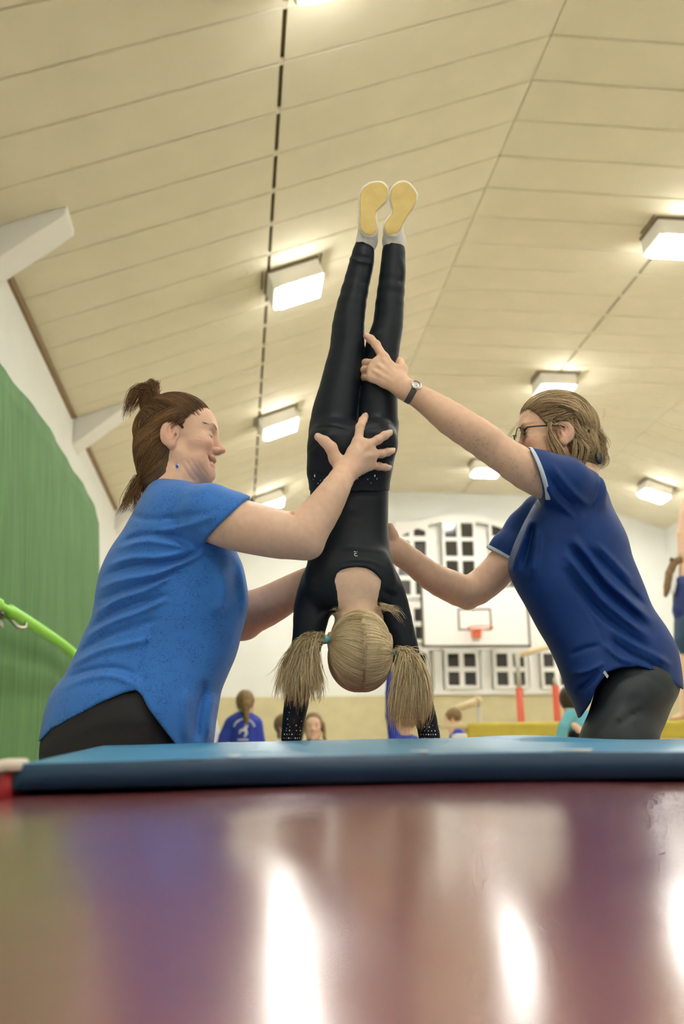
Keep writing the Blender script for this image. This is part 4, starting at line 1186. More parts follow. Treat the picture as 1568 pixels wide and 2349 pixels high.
folds(SHL, [(a_, w_*.85, h_*1.7) for a_, w_, h_ in [([(270, 1248), (320, 1228), (380, 1226), (440, 1246)], 7, -.006), ([(262, 1262), (330, 1242), (400, 1252), (450, 1262)], 6, .005), ([(240, 1300), (300, 1280), (370, 1278), (440, 1262)], 7, .007), ([(236, 1320), (310, 1296), (390, 1290), (460, 1262)], 6, -.008),
            ([(226, 1352), (280, 1330), (360, 1316), (430, 1288), (480, 1258)], 7, .008), ([(222, 1378), (300, 1348), (380, 1322), (440, 1292)], 7, -.008), ([(214, 1412), (270, 1376), (340, 1352), (420, 1306)], 7, .007),
            ([(205, 1440), (270, 1402), (330, 1380), (392, 1362)], 7, -.007), ([(190, 1466), (250, 1430), (320, 1404), (390, 1372)], 7, .006), ([(178, 1500), (240, 1462), (310, 1436), (370, 1420)], 8, -.006), ([(160, 1530), (220, 1496), (290, 1478), (350, 1464)], 8, .006),
            ([(150, 1556), (210, 1536), (270, 1532), (318, 1550)], 7, -.005), ([(140, 1580), (200, 1556), (262, 1552), (312, 1574)], 7, .005), ([(330, 1570), (322, 1540), (330, 1500), (352, 1440)], 9, -.004),
            ([(548, 1275), (556, 1320), (560, 1370), (556, 1420)], 8, .003), ([(530, 1275), (540, 1330), (545, 1390)], 11, -.003), ([(500, 1300), (515, 1345), (505, 1390), (480, 1400)], 16, .008),
            ([(470, 1560), (460, 1610), (452, 1660), (450, 1700)], 10, -.008), ([(430, 1580), (424, 1640), (428, 1700)], 10, .007), ([(492, 1590), (482, 1640), (476, 1700)], 8, .006),
            ([(330, 1225), (400, 1212), (450, 1200), (500, 1180)], 7, .004), ([(360, 1190), (420, 1186), (470, 1174)], 7, -.003), ([(300, 1180), (330, 1190), (370, 1192)], 9, -.003)]], (2.35, 2.62))
hem_cut(SHL, hemL, *SHL.bounds())
V, Q = mesh_field(SHL, .0047)
from_arrays('t_shirt', V, Q, m_shirtL, cl)

# black trousers, legs down to the hall floor
TRL = Field()
fn, lo, hi = loft([(1545, 200, 470, CL, .14), (1580, 140, 462, CL, .17), (1620, 114, 452, CL, .184), (1660, 103, 445, CL, .188), (1714, 90, 436, CL, .186), (1770, 92, 424, CL, .180), (1830, 110, 410, CL, .165)], 2.3); TRL.add(fn, lo, hi, 0)
for dd, x0_, x1_ in ((-.095, -.50, -.56), (.095, -.42, -.50)):
    TRL.add(*rc((x0_ - .02, CL + dd, .66), (x0_ + .02, CL + dd, .42), .105, .075), .05); TRL.add(*rc((x0_ + .02, CL + dd, .42), (x1_, CL + dd, .06), .075, .058), .03)
folds(TRL, [([(150, 1690), (230, 1660), (300, 1650), (370, 1660)], 6, .004), ([(330, 1600), (350, 1640), (380, 1690)], 5, -.004)], (2.35, 2.62))
V, Q = mesh_field(TRL, .009); from_arrays('trousers', V, Q, m_trouB, cl)
for dd, x1_ in ((-.095, -.56), (.095, -.50)):
    S_ = Field(); S_.add(*rc((x1_ - .04, CL + dd, .045), (x1_ + .13, CL + dd, .034), .045, .034), 0); S_.add(*rc((x1_, CL + dd, .05), (x1_, CL + dd, .10), .045, .045), .02)
    S_.add((lambda p: -p[:, 2] + .001), *S_.bounds(), 0, 'i')
    V, Q = mesh_field(S_, .006); from_arrays('shoe', V, Q, m_shoe, cl)

def on(u, v, off, F_=LG, dflt=2.45):
    y = front_y(F_, u, v); return (y if y is not None else dflt) - off
# skin: head and neck, near arm with hand on the gymnast hip, far arm reaching behind her
def ang_axes(az, pitch=0.0, roll=0.0):
    f = np.array([math.cos(az)*math.cos(pitch), math.sin(az)*math.cos(pitch), math.sin(pitch)]); l = np.array([-math.sin(az), math.cos(az), 0])
    u = np.cross(f, l); c, s = math.cos(roll), math.sin(roll)
    return np.stack([f, l*c + u*s, u*c - l*s], 1)
hoL = P(413, 1004, CL); hRL = ang_axes(-.10, -.02); hsL = 1.05
HB = Field(); add_head(HB, hoL, hRL, hsL, smile=1.0, neck_to=P(392, 1108, CL), nr_=.052)
HB.add(*rc(P(392, 1100, CL), P(398, 1150, CL), .060, .075), .03)
HB.add(*rc(P(430, 1078, CL - .045), P(392, 1112, CL - .05), .012, .014), .02)        # tendon of the turned neck
folds(HB, [([(424, 1052), (440, 1078), (458, 1100)], 3, -.0014), ([(436, 1050), (452, 1075), (470, 1098)], 3, -.0013), ([(449, 1054), (464, 1076), (478, 1094)], 2.5, -.0011), ([(416, 1064), (430, 1086), (446, 1106)], 3, -.0013), ([(474, 1040), (481, 1056), (481, 1074)], 2.5, -.0018), ([(462, 1008), (452, 1002)], 1.5, -.001), ([(462, 1013), (450, 1012)], 1.5, -.001)], (2.40, 2.62))
HBL = HB
V1, Q1 = mesh_field(HB, .0018)
AL = Field()
chain(AL, [(450, 1176, 2.47, 50), (500, 1192, 2.43, 57), (550, 1205, 2.405, 59), (600, 1217, 2.395, 57), (650, 1228, 2.39, 53.5), (690, 1231, 2.385, 48)], .03, sub=2)
AL.add(*ell(P(712, 1258, 2.385), (.026, .03, .022)), .03)
wz = on(791, 1083, .034)
chain(AL, [(692, 1229, 2.385, 48), (716, 1200, 2.385, 46), (745, 1160, 2.385, 40), (771, 1118, 2.385, 32), (791, 1083, wz, 26)], .022, sub=2)
AL.add(*rc(P(668, 1180, 2.36), P(684, 1200, 2.345), .0025, .004), .012, 's')
KN = [(820.7, 1013), (841, 1022), (852, 1041), (848, 1066)]
KN = [(u, v, on(u, v, .017)) for u, v in KN]
FG = [[(825.5, 980, 10.2), (832, 965, 9.6), (837, 955, 8.2)], [(866.6, 1009, 10.2), (882, 999, 9.5), (893, 993, 8.0)], [(874, 1041, 9.7), (889, 1037, 8.9), (899, 1034, 7.6)], [(869, 1070, 8.9), (882, 1072, 8.2), (891, 1073, 7.0)]]
FG = [[(u, v, on(u, v, .0115), r) for u, v, r in f] for f in FG]
TB = [(776, 1066, 14), (769, 1052, 14.5), (759, 1027, 13), (745, 1013, 11.2), (729, 1002, 9.2)]
TB = [(u, v, on(u, v, .016), r) for u, v, r in TB]
hand(AL, (791, 1083, wz, 26), KN, FG, TB, 10.8)
for u0, v0, u1, v1 in ((800, 1060, 817, 1020), (806, 1062, 836, 1027), (810, 1066, 846, 1044)):       # tendons on the back of the hand
    AL.add(*rc(P(u0, v0, on(u0, v0, .036)), P(u1, v1, on(u1, v1, .030)), .003, .003), .010)
V2, Q2 = mesh_field(AL, .0026)
FA = Field()
chain(FA, [(470, 1200, 2.74, 58), (500, 1310, 2.79, 52), (538, 1420, 2.79, 49), (575, 1405, 2.775, 48), (612, 1390, 2.755, 45), (655, 1366, 2.73, 41), (697, 1341, 2.70, 35), (722, 1326, 2.685, 28)], .025, sub=2)
hand(FA, (722, 1326, 2.685, 27), [(752, 1296, 2.665), (760, 1308, 2.665), (764, 1321, 2.665), (762, 1334, 2.665)], [[(772, 1280, 2.655, 9), (788, 1270, 2.645, 8)], [(782, 1300, 2.655, 9), (802, 1294, 2.645, 8)], [(786, 1320, 2.655, 9), (804, 1318, 2.645, 8)], [(780, 1340, 2.655, 8.5), (796, 1344, 2.645, 7.5)]], [(730, 1310, 2.68, 13), (738, 1286, 2.67, 11), (748, 1268, 2.66, 9)])
V3, Q3 = mesh_field(FA, .0032)
TB_ = Field(); fn, lo, hi = loft([(a, l + 26, r - 26, d, t - .03) for a, l, r, d, t in torsoL[2:-6]], 2.3); TB_.add(fn, lo, hi, 0); TB_.add(*rc(P(430, 1170, 2.50), P(470, 1190, 2.46), .05, .05), .04)
V4, Q4 = mesh_field(TB_, .009)
c1_ = head_colour(V1, hoL, hRL, hsL, SKIN*np.array([1.0, .98, .96]), brow=(.42, .25, .17), smile=1.0)
V, Q = merge([(V1, Q1), (V2, Q2), (V3, Q3), (V4, Q4)])
cc = np.concatenate([c1_, np.tile(SKIN, (len(V2) + len(V3) + len(V4), 1))])
cc = blend(cc, .30*(.5 + .5*np.sin(V[:, 0]*55 + 2*np.sin(V[:, 2]*37)))*.4, SKIN*np.array([1.05, .82, .78]))
for f in FG + [TB]:
    u, v, d, r = f[-1]; p = P(u, v, d - .006); cc = blend(cc, 1.2*gauss(V, p, (.0055, .0055, .0055)), NAIL)
bodyL = from_arrays('body', V, Q, m_skin, cl, True, cc)
m_lash = mat('lashes', (.03, .018, .012), .6)
lashes_brows(hoL, hRL, hsL, bodyL, m_lash, m_hair_brown, F=HBL)
m_teeth = mat('teeth', (0.82, 0.78, 0.70), 0.3); m_mouth = mat('inside of mouth', (0.15, 0.03, 0.03), 0.6)
def in_head(pts, o, R, s): return [o + R @ (np.array(q)*s) for q in pts]
mb = MB(); mb.tube(in_head([(.070, y, -.0675) for y in (-.022,)] + [(.0795, -.013, -.0675), (.0835, 0, -.0675), (.0795, .013, -.0675), (.070, .022, -.0675)], hoL, hRL, hsL), .0042, 6); mb.build('teeth', m_teeth, bodyL, True)

m_nail = mat('fingernail', (0.90, 0.66, 0.58), 0.3)
for f in FG + [TB]:
    (u0, v0, d0, _), (u1, v1, d1, r1) = f[-2], f[-1]
    a = P(u0, v0, d0); t = P(u1, v1, d1); fx_ = (t - a)/np.linalg.norm(t - a); nn_ = np.array([0, -1.0, .15]); nn_ -= fx_*(nn_ @ fx_); nn_ /= np.linalg.norm(nn_); rr = r1*mpp(u1, v1, d1)
    S_ = Field(); S_.add(*ell(t + nn_*rr*.82 + fx_*.0015, (.0058, .0044, .0016), np.stack([fx_, np.cross(nn_, fx_), nn_], 1)), 0)
    Vn, Qn = mesh_field(S_, .0008); from_arrays('fingernail', Vn, Qn, m_nail, bodyL)
# brown hair: cap, combed strands, tuft on top, tuft at the nape
HL = Field()
A2(HL, ell((-.012, 0, .022), (.1025, .0815, .0935)), 0, s=hsL, o=hoL, R=hRL)
A2(HL, ell((-.058, 0, -.034), (.056, .066, .066)), .03, s=hsL, o=hoL, R=hRL); A2(HL, rc((-.036, 0, -.045), (-.036, 0, -.105), .067, .066), .03, s=hsL, o=hoL, R=hRL)
def plane_fn(nx, nz, x0, z0): return lambda p: (p[:, 0] - x0)*nx + (p[:, 2] - z0)*nz
bx_ = (np.full(3, -.3), np.full(3, .3))
def hairline_fn(zz, xx):
    zz = np.array(zz); xx = np.array(xx)
    return lambda p: (p[:, 0] - np.interp(p[:, 2], zz, xx) - .0022*np.sin(p[:, 2]*420 + 9*np.abs(p[:, 1])*30) - .002*np.sin(p[:, 2]*170 + 2))*.75
HL.add(*local((hairline_fn([-.14, -.09, -.06, -.045, -.03, -.015, .005, .035, .05, .071, .12], [-.026, -.014, -.006, -.010, .002, .012, .018, .028, .050, .076, .16]), *bx_), hoL, hRL, hsL), 0, 'i')
for y in (1, -1): A2(HL, ell((-.004, y*.080, -.020), (.026, .030, .034)), .004, 's', s=hsL, o=hoL, R=hRL)
V, Q = mesh_field(HL, .0032); sh = np.full(len(V), .64); from_arrays('hair', V, Q, m_hair_brown, cl, True, np.stack([sh]*3, 1))
bunD = (-.80, 0, .62); napD = (-.85, 0, -.75)
def hairline(t):                                     # forehead round to the temple, both sides
    a = (t - .5)*2; y = math.copysign(min(1, abs(a)*1.25), a)
    return (.66 - .42*abs(a)**1.5, y*.62, .66 - .55*abs(a)**1.3)
c1 = arc_strands(hoL, hRL, hsL, (.1025, .0815, .0935), hairline, lambda t: bunD, 900, .002, .05, bow=.003)
c2 = arc_strands(hoL, hRL, hsL, (.1025, .0815, .0935), lambda t: (.25 - .5*t, -.92 + .1*t, .35 - .55*t), lambda t: (-.86, -.15, -.55), 600, .002, .07, bow=.004)
c2b = arc_strands(hoL, hRL, hsL, (.1025, .0815, .0935), lambda t: (-.85, (t - .5)*1.2, .45), lambda t: (-.85, (t - .5)*.5, -.70), 400, .002, .07, bow=.005)
okL = lambda q: q[0] < np.interp(q[2], [-.07, -.045, -.03, -.015, .005, .035, .05, .071], [-.014, -.014, .0, .010, .016, .026, .048, .074]) and not (abs(q[0] + .004) < .022 and abs(q[2] + .018) < .03)
fs1 = flow_strands(hoL, hRL, hsL, (.1028, .0818, .0938), (-.012, 0, .022), lambda a: bunD if a[2] > .12 + .25*a[0] else (-.80, -.1, -.75), okL, 2200, .0015)
fs2 = flow_strands(hoL, hRL, hsL, (.064, .068, .075), (-.052, 0, -.044), lambda a: (-.75, -.05, -.85), lambda q: q[0] < -.014, 1300, .0012)
strands('combed_hair', snap(np.concatenate([c1, c2, c2b]), HL, hoL), .0007, m_hair_brown, cl, kind='stuff')
strands('back_hair', snap(np.concatenate([fs1, fs2]), HL, hoL), .0007, m_hair_brown, cl, kind='stuff')
tb = [bundle([P(338, 958, CL), P(340, 925, CL), P(345, 895, CL - .01), P(325 - dx, 892 + dx*.3, CL - .01), P(306 - dx, 920 + dx*.6, CL - .01), P(292 - dx*.7, 958 + dx*.5, CL)], 110, [.020, .018, .014, .014, .012, .008], wav=.005, tipvar=.35) for dx in (-16, -6, 4, 14)]
tb.append(bundle([P(345, 945, CL), P(352, 905, CL), P(360, 885, CL), P(364, 874, CL)], 90, [.014, .012, .010, .006], tipvar=.4))
tb.append(bundle([P(335, 955, CL), P(330, 915, CL), P(338, 884, CL), P(352, 880, CL), P(357, 915, CL), P(350, 940, CL)], 140, [.015, .014, .010, .010, .010, .008], tipvar=.3))
strands('topknot', np.concatenate(tb), .0008, m_hair_brown, cl, kind='stuff')
nb_ = [bundle([P(352, 1072, CL), P(335, 1092, CL - .01), P(315, 1112 + dx, CL - .02), P(302 + dx*.8, 1140, CL - .02), P(296 + dx, 1165, CL - .02), P(282 + dx, 1178 - dx*.4, CL - .02)], 55, [.018, .016, .012, .010, .008, .004], wav=.004, tipvar=.4) for dx in (-16, -4, 10, 24)]
strands('nape_tuft', np.concatenate(nb_), .0007, m_hair_brown, cl, kind='stuff')
m_silver = mat('silver', (0.75, 0.75, 0.78), 0.25, metal=1.0); m_bluestone = mat('blue stone', (0.05, 0.08, 0.5), 0.1, spec=.8)
ep = P(406, 1070, CL - .087)
er = MB(); er.tube([ep + .0055*np.array([math.cos(a), 0, math.sin(a)]) for a in np.linspace(0, 2*math.pi, 17)], .0013, 6, False); er.tube([ep + (0, 0, .0055), ep + (.0005, .002, .022)], .0006, 4)
ea = er.build('earring', m_silver, cl, True)
S_ = Field(); S_.add(*ell(ep, (.0042, .002, .0042)), 0); V, Q = mesh_field(S_, .0009); from_arrays('stone', V, Q, m_bluestone, ea)

# ------------------------------------------------------------------ coach on the right, navy shirt and glasses
CR = 2.64
cr = person('person', (P(1440, 1750, CR)[0], CR, 0.0), 'coach in navy shirt and glasses holding the gymnast leg')
torsoR = [(1074, 1318, 1346, CR, .05), (1086, 1290, 1362, CR, .10), (1108, 1262, 1382, CR, .145), (1130, 1245, 1394, CR, .165), (1164, 1220, 1406, CR, .172), (1226, 1188, 1437, CR, .170), (1274, 1169, 1450, CR, .166), (1305, 1165, 1462, CR, .164), (1344, 1178, 1478, CR, .162), (1392, 1205, 1497, CR, .158), (1441, 1231, 1530, CR, .158), (1485, 1257, 1553, CR, .164), (1533, 1279, 1563, CR, .172), (1581, 1297, 1567, CR, .178), (1625, 1317, 1562, CR, .180), (1665, 1330, 1552, CR, .180)]
def shirtR(grow=0.0):
    F = Field()
    fn, lo, hi = loft(torsoR, 2.3); F.add(fn, lo, hi, 0)
    n1 = scr(-.95, .31); o1 = P(1233, 1092, 2.46)
    W = [(P(u, v, d), r*mpp(u, v, d)) for u, v, d, r in [(1335, 1128, 2.53, 54), (1290, 1108, 2.48, 58), (1240, 1092, 2.46, 54), (1190, 1070, 2.45, 50)]]
    for (a, ra), (b_, rb) in zip(W, W[1:]): F.add(*cut(rc(a, b_, ra + grow, rb + grow), o1, n1), .024)
    n2 = scr(-.50, .87); o2 = P(1149, 1271, 2.80)
    W = [(P(u, v, d), r*mpp(u, v, d)) for u, v, d, r in [(1240, 1180, 2.76, 48), (1205, 1215, 2.80, 44), (1165, 1262, 2.80, 41), (1140, 1300, 2.80, 39)]]
    for (a, ra), (b_, rb) in zip(W, W[1:]): F.add(*cut(rc(a, b_, ra + grow, rb + grow), o2, n2), .02)
    return F, (o1, n1), (o2, n2)
SHR, (o1, n1), (o2, n2) = shirtR()
pk = rc(P(1290, 1108, 2.48), P(1200, 1072, 2.455), 47.5*mpp(1250, 1090, 2.46), 46*mpp(1200, 1072, 2.46)); SHR.add(*cut(pk, o1 - n1*.02, -n1), .002, 's')
pk = rc(P(1180, 1240, 2.80), P(1140, 1300, 2.80), 37*mpp(1160, 1260, 2.8), 36*mpp(1140, 1300, 2.8)); SHR.add(*cut(pk, o2 - n2*.03, -n2), .003, 's')
foldsR = [([(1262, 1062), (1290, 1100), (1320, 1135), (1350, 1160)], 7, .005), ([(1250, 1082), (1280, 1125), (1315, 1160)], 6, -.005), ([(1250, 1110), (1275, 1150), (1320, 1190)], 7, .005),
          ([(1370, 1082), (1378, 1110), (1362, 1155), (1330, 1192)], 2.5, -.0025),
          ([(1310, 1230), (1345, 1270), (1390, 1330), (1450, 1385), (1500, 1430)], 9, .010), ([(1300, 1248), (1340, 1290), (1380, 1345), (1440, 1400), (1490, 1445)], 8, -.010), ([(1296, 1270), (1335, 1320), (1380, 1375), (1440, 1425), (1500, 1470)], 9, .009),
          ([(1340, 1250), (1390, 1300), (1440, 1350), (1480, 1390)], 7, -.008), ([(1365, 1245), (1410, 1290), (1450, 1335)], 7, .006), ([(1290, 1300), (1330, 1355), (1390, 1420), (1450, 1465), (1520, 1510)], 9, -.009),
          ([(1400, 1440), (1450, 1475), (1500, 1500), (1540, 1530)], 8, .008), ([(1390, 1460), (1440, 1498), (1490, 1522), (1535, 1556)], 7, -.007), ([(1380, 1475), (1420, 1510), (1460, 1522)], 6, .005),
          ([(1300, 1330), (1340, 1390), (1370, 1440), (1395, 1500)], 3, -.002), ([(1215, 1190), (1200, 1235), (1180, 1290), (1176, 1320)], 8, .008), ([(1225, 1200), (1215, 1250), (1200, 1310)], 8, -.009), ([(1235, 1215), (1228, 1270), (1218, 1330)], 9, .006),
          ([(1305, 1505), (1340, 1488), (1380, 1480)], 6, -.004), ([(1310, 1545), (1345, 1540), (1385, 1520)], 6, .005), ([(1318, 1590), (1345, 1570), (1375, 1540)], 6, -.005), ([(1404, 1450), (1412, 1490), (1420, 1530)], 3, -.002),
          ([(1394, 1546), (1422, 1539), (1463, 1534), (1503, 1545), (1538, 1570)], 2.2, .0018)]
folds(SHR, [(a_, w_*.85, h_*1.6) for a_, w_, h_ in foldsR], (2.38, 2.66))
hemR = [(1200, 1665), (1300, 1660), (1332, 1645), (1354, 1612), (1367, 1577), (1393, 1542), (1420, 1533), (1463, 1528.6), (1503, 1539.5), (1538, 1564), (1567, 1583), (1640, 1600)]
hem_cut(SHR, hemR, *SHR.bounds())
V, Q = mesh_field(SHR, .0047)
tsr = from_arrays('t_shirt', V, Q, m_shirtR, cr)
m_piping = mat('pale blue piping', (0.62, 0.72, 0.82), 0.6)
SHRG, _, _ = shirtR(.0035)
for (oo, nn, pk_, h_, cu_) in ((o1, n1, [(1290, 1108, 2.48, 52), (1240, 1092, 2.46, 50), (1190, 1070, 2.45, 47)], .0055, (1233, 1092, 2.46)), (o2, n2, [(1205, 1215, 2.80, 40), (1165, 1262, 2.80, 38), (1140, 1300, 2.80, 36)], .005, (1149, 1271, 2.80))):
    PF = Field(); cc_ = P(*cu_)
    PF.add(lambda p, oo=oo, nn=nn: SHRG(p - nn*.0045), cc_ - .085, cc_ + .085, 0)
    PF.add(lambda p, oo=oo, nn=nn, h_=h_: np.abs((p - oo) @ nn) - h_, cc_ - .09, cc_ + .09, 0, 'i')
    PF.add(lambda p, cc_=cc_: nrm(p - cc_) - .080, cc_ - .09, cc_ + .09, 0, 'i')
    W = [(P(u, v, d), r*mpp(u, v, d)) for u, v, d, r in pk_]
    for (a, ra), (b_, rb) in zip(W, W[1:]): PF.add(*rc(a, b_, ra, rb), 0, 's')
    PF.add(*loft(torsoR, 2.3, -.009), 0, 's')
    PF.add(lambda p, vm=(1147 if cu_[0] > 1200 else 1400): (project(p)[1] - vm)*.0012, cc_ - .09, cc_ + .09, 0, 'i')
    V, Q = mesh_field(PF, .0022); from_arrays('sleeve_piping', V, Q, m_piping, tsr)
lg_p = P(1388, 1549, on(1388, 1549, .001, SHR))
mb = MB(); mb.obox(lg_p - RT*.006 + UP*.006, RT*.004 + UP*.006, np.array([0, -.0012, 0]), RT*.010 - UP*.014); mb.build('hem_tab', m_logo, tsr)

TRR = Field()
fn, lo, hi = loft([(1500, 1405, 1552, CR, .12), (1535, 1385, 1558, CR, .150), (1560, 1372, 1562, CR, .164), (1590, 1362, 1557, CR, .170), (1625, 1352, 1540, CR, .168), (1665, 1338, 1524, CR - .01, .16), (1700, 1328, 1508, CR - .02, .15), (1760, 1312, 1485, CR - .02, .14)], 2.3); TRR.add(fn, lo, hi, 0)
for dd, kx, fx in ((-.085, .80, .88), (.095, .86, .98)):
    hp = P(1425, 1720, CR + dd)
    TRR.add(*rc(hp, (kx, CR + dd, .46), .095, .068), .04); TRR.add(*rc((kx, CR + dd, .46), (fx, CR + dd, .06), .062, .045), .03)
folds(TRR, [([(1400, 1660), (1440, 1630), (1475, 1615)], 4, .003), ([(1405, 1672), (1450, 1640), (1480, 1625)], 3, -.003), ([(1410, 1690), (1440, 1662), (1470, 1645)], 4, .002), ([(1370, 1690), (1400, 1655), (1440, 1610)], 12, .003), ([(1395, 1560), (1460, 1545), (1530, 1575)], 4, -.003)], (2.38, 2.66))
V, Q = mesh_field(TRR, .008); from_arrays('leggings', V, Q, m_trouG, cr)
for dd, fx in ((-.085, .88), (.095, .98)):
    S_ = Field(); S_.add(*rc((fx + .05, CR + dd, .045), (fx - .13, CR + dd, .034), .042, .034), 0); S_.add(*rc((fx, CR + dd, .05), (fx, CR + dd, .10), .042, .042), .02)
    S_.add((lambda p: -p[:, 2] + .001), *S_.bounds(), 0, 'i')
    V, Q = mesh_field(S_, .006); from_arrays('shoe', V, Q, m_shoe, cr)

hoR = P(1266, 999, CR); hRR = ang_axes(math.pi - .04, -.04); hsR = 1.02
HB = Field(); add_head(HB, hoR, hRR, hsR, smile=0.0, neck_to=P(1322, 1090, CR), nr_=.05)
HB.add(*rc(P(1322, 1085, CR), P(1330, 1130, CR), .055, .065), .03)
V1, Q1 = mesh_field(HB, .0021)
AR = Field()
yl = lambda u, v, off: on(u, v, off, LG, 2.50)
wr = yl(885, 870, .030)
chain(AR, [(1290, 1110, 2.495, 42), (1258, 1102, 2.475, 45), (1210, 1080, 2.46, 45), (1150, 1041, 2.455, 40.5), (1090, 998, 2.455, 40), (1035, 961, 2.46, 38.5), (990, 929, wr + .004, 31), (955, 906, wr + .004, 25.5), (930, 893, wr, 24.5)], .03, sub=2)
AR.add(*rc(P(1098, 982, 2.43), P(1125, 1000, 2.425), .014, .018), .03)
KR = [(879, 820), (865, 834), (857, 848), (853, 865)]
KR = [(u, v, yl(u, v, .016)) for u, v in KR]
yb = GY
FR = [[(862, 791, yl(866, 791, .010), 10), (850, 778, yl(862, 778, .008), 9.2), (840, 771, yl(862, 775, .010), 7.8)],
      [(839, 833, GY - .020, 9.8), (832.5, 836, GY + .016, 9)],
      [(836, 850, GY - .020, 9.6), (831, 852, GY + .016, 8.8)],
      [(837, 866, GY - .020, 9.0), (831.5, 871, GY + .016, 8)]]
TR = [(918, 872, wr, 15), (921, 848, wr + .012, 13), (914, 832, GY - .01, 11), (910, 826, GY + .02, 9)]
hand(AR, (930, 893, wr, 23.5), KR, FR, TR, 10.3)
for u0, v0, u1, v1 in ((912, 868, 880, 826), (908, 872, 868, 838), (902, 878, 860, 852)):
    AR.add(*rc(P(u0, v0, yl(890, v0, .036)), P(u1, v1, yl(u1, v1, .028)), .003, .003), .010)
V2, Q2 = mesh_field(AR, .0026)
FA = Field()
chain(FA, [(1240, 1190, 2.78, 36), (1195, 1235, 2.80, 37), (1150, 1298, 2.80, 38.5), (1112, 1336, 2.80, 38), (1072, 1358, 2.79, 37), (1030, 1343, 2.77, 36), (990, 1323, 2.74, 32.5), (945, 1288, 2.71, 29), (910, 1264, 2.68, 29)], .022, sub=2)
FA.add(*ell(P(1072, 1384, 2.79), (.016, .018, .014)), .02)
hand(FA, (912, 1264, 2.68, 28), [(880, 1232, 2.665), (872, 1246, 2.665), (868, 1260, 2.665), (872, 1276, 2.665)], [[(862, 1216, 2.66, 9), (846, 1206, 2.65, 8)], [(850, 1238, 2.66, 9), (830, 1232, 2.65, 8)], [(848, 1260, 2.66, 9), (828, 1260, 2.65, 8)], [(852, 1282, 2.66, 8.5), (836, 1286, 2.65, 7.5)]], [(905, 1248, 2.68, 13), (900, 1226, 2.66, 11), (894, 1208, 2.65, 9)])
V3, Q3 = mesh_field(FA, .0032)
TB_ = Field(); fn, lo, hi = loft([(a, l + 24, r - 24, d, t - .03) for a, l, r, d, t in torsoR[3:-5]], 2.3); TB_.add(fn, lo, hi, 0); TB_.add(*rc(P(1340, 1125, 2.55), P(1290, 1110, 2.50), .05, .045), .04)
V4, Q4 = mesh_field(TB_, .009)
c1_ = head_colour(V1, hoR, hRR, hsR, SKIN*np.array([1.03, 1.03, 1.0]), brow=(.42, .27, .16), closed=False)
V, Q = merge([(V1, Q1), (V2, Q2), (V3, Q3), (V4, Q4)])
cc = np.concatenate([c1_, np.tile(SKIN*np.array([1.02, 1.0, .96]), (len(V2) + len(V3) + len(V4), 1))])
for i in range(46):                                  # moles and freckles on the arm
    t = nr.rand(); u = 1230 - 200*t; v = 1100 - 125*t + nr.uniform(-22, 22); p = P(u, v, on(u, v, 0, AR, 2.46)); r_ = nr.uniform(.0011, .0020)
    cc = blend(cc, .55*gauss(V, p, (r_, r_*3, r_)), (.30, .15, .09))
bodyR = from_arrays('body', V, Q, m_skin, cr, True, cc)
lashes_brows(hoR, hRR, hsR, bodyR, m_lash, m_hair_ash, -.0045, F=HB)
# wrist watch
m_strap = mat('grey watch strap', (0.10, 0.09, 0.085), 0.5); m_case = mat('watch case', (0.72, 0.70, 0.68), 0.25, metal=1.0); m_dial = mat('watch dial', (0.62, 0.60, 0.57), 0.35, metal=.6)
wt = None
a, b_ = P(955, 906, wr + .004), P(930, 893, wr); ax = (b_ - a)/np.linalg.norm(b_ - a); wc = P(943, 900, wr + .002)
WF = Field(); r0 = 25.5*mpp(943, 900, wr)
WF.add(*rc(wc - ax*.03, wc + ax*.03, r0 + .0022, r0 + .0022), 0); lo, hi = WF.bounds()
WF.add(lambda p: np.abs((p - wc) @ ax) - .0085, lo, hi, 0, 'i'); WF.add(*rc(wc - ax*.03, wc + ax*.03, r0 - .003, r0 - .003), 0, 's')
V, Q = mesh_field(WF, .0018); ws = from_arrays('wrist_watch', V, Q, m_strap, cr)
dn = np.array([.15, -.93, .33]); dn -= ax*(dn @ ax); dn /= np.linalg.norm(dn); dl = np.cross(dn, ax)
dc = wc + dn*(r0 + .0025)
def disc(c, n, r, h, name, m, par, ring=None):
    mb = MB(); u_ = ax; w_ = dl; N = 28; v = []; f = []
    prof_ = [(0, h), (r*.92, h), (r, h*.7), (r, -h)] if ring is None else [(ring, h*.6), (ring, h), (r*.95, h), (r, h*.6), (r, -h)]
    for rr, hh in prof_:
        v += [c + n*hh + rr*(math.cos(t)*u_ + math.sin(t)*w_) for t in np.linspace(0, 2*math.pi, N, endpoint=False)]
    for i in range(len(prof_) - 1): f += [(i*N + k, (i + 1)*N + k, (i + 1)*N + (k + 1) % N, i*N + (k + 1) % N) for k in range(N)]
    if prof_[0][0] == 0: pass
    mb.add(v, f); return mb.build(name, m, par, True)
disc(dc, dn, .0150, .0035, 'watch_case', m_case, ws, ring=.0118); disc(dc, dn, .0119, .0018, 'watch_dial', m_dial, ws)
mb = MB(); mb.tube([dc + dn*.0022 - ax*.003, dc + dn*.0022 + dl*.004 - ax*.001, dc + dn*.0022 + dl*.006], .0005, 4); mb.build('watch_hand', m_dark, ws)

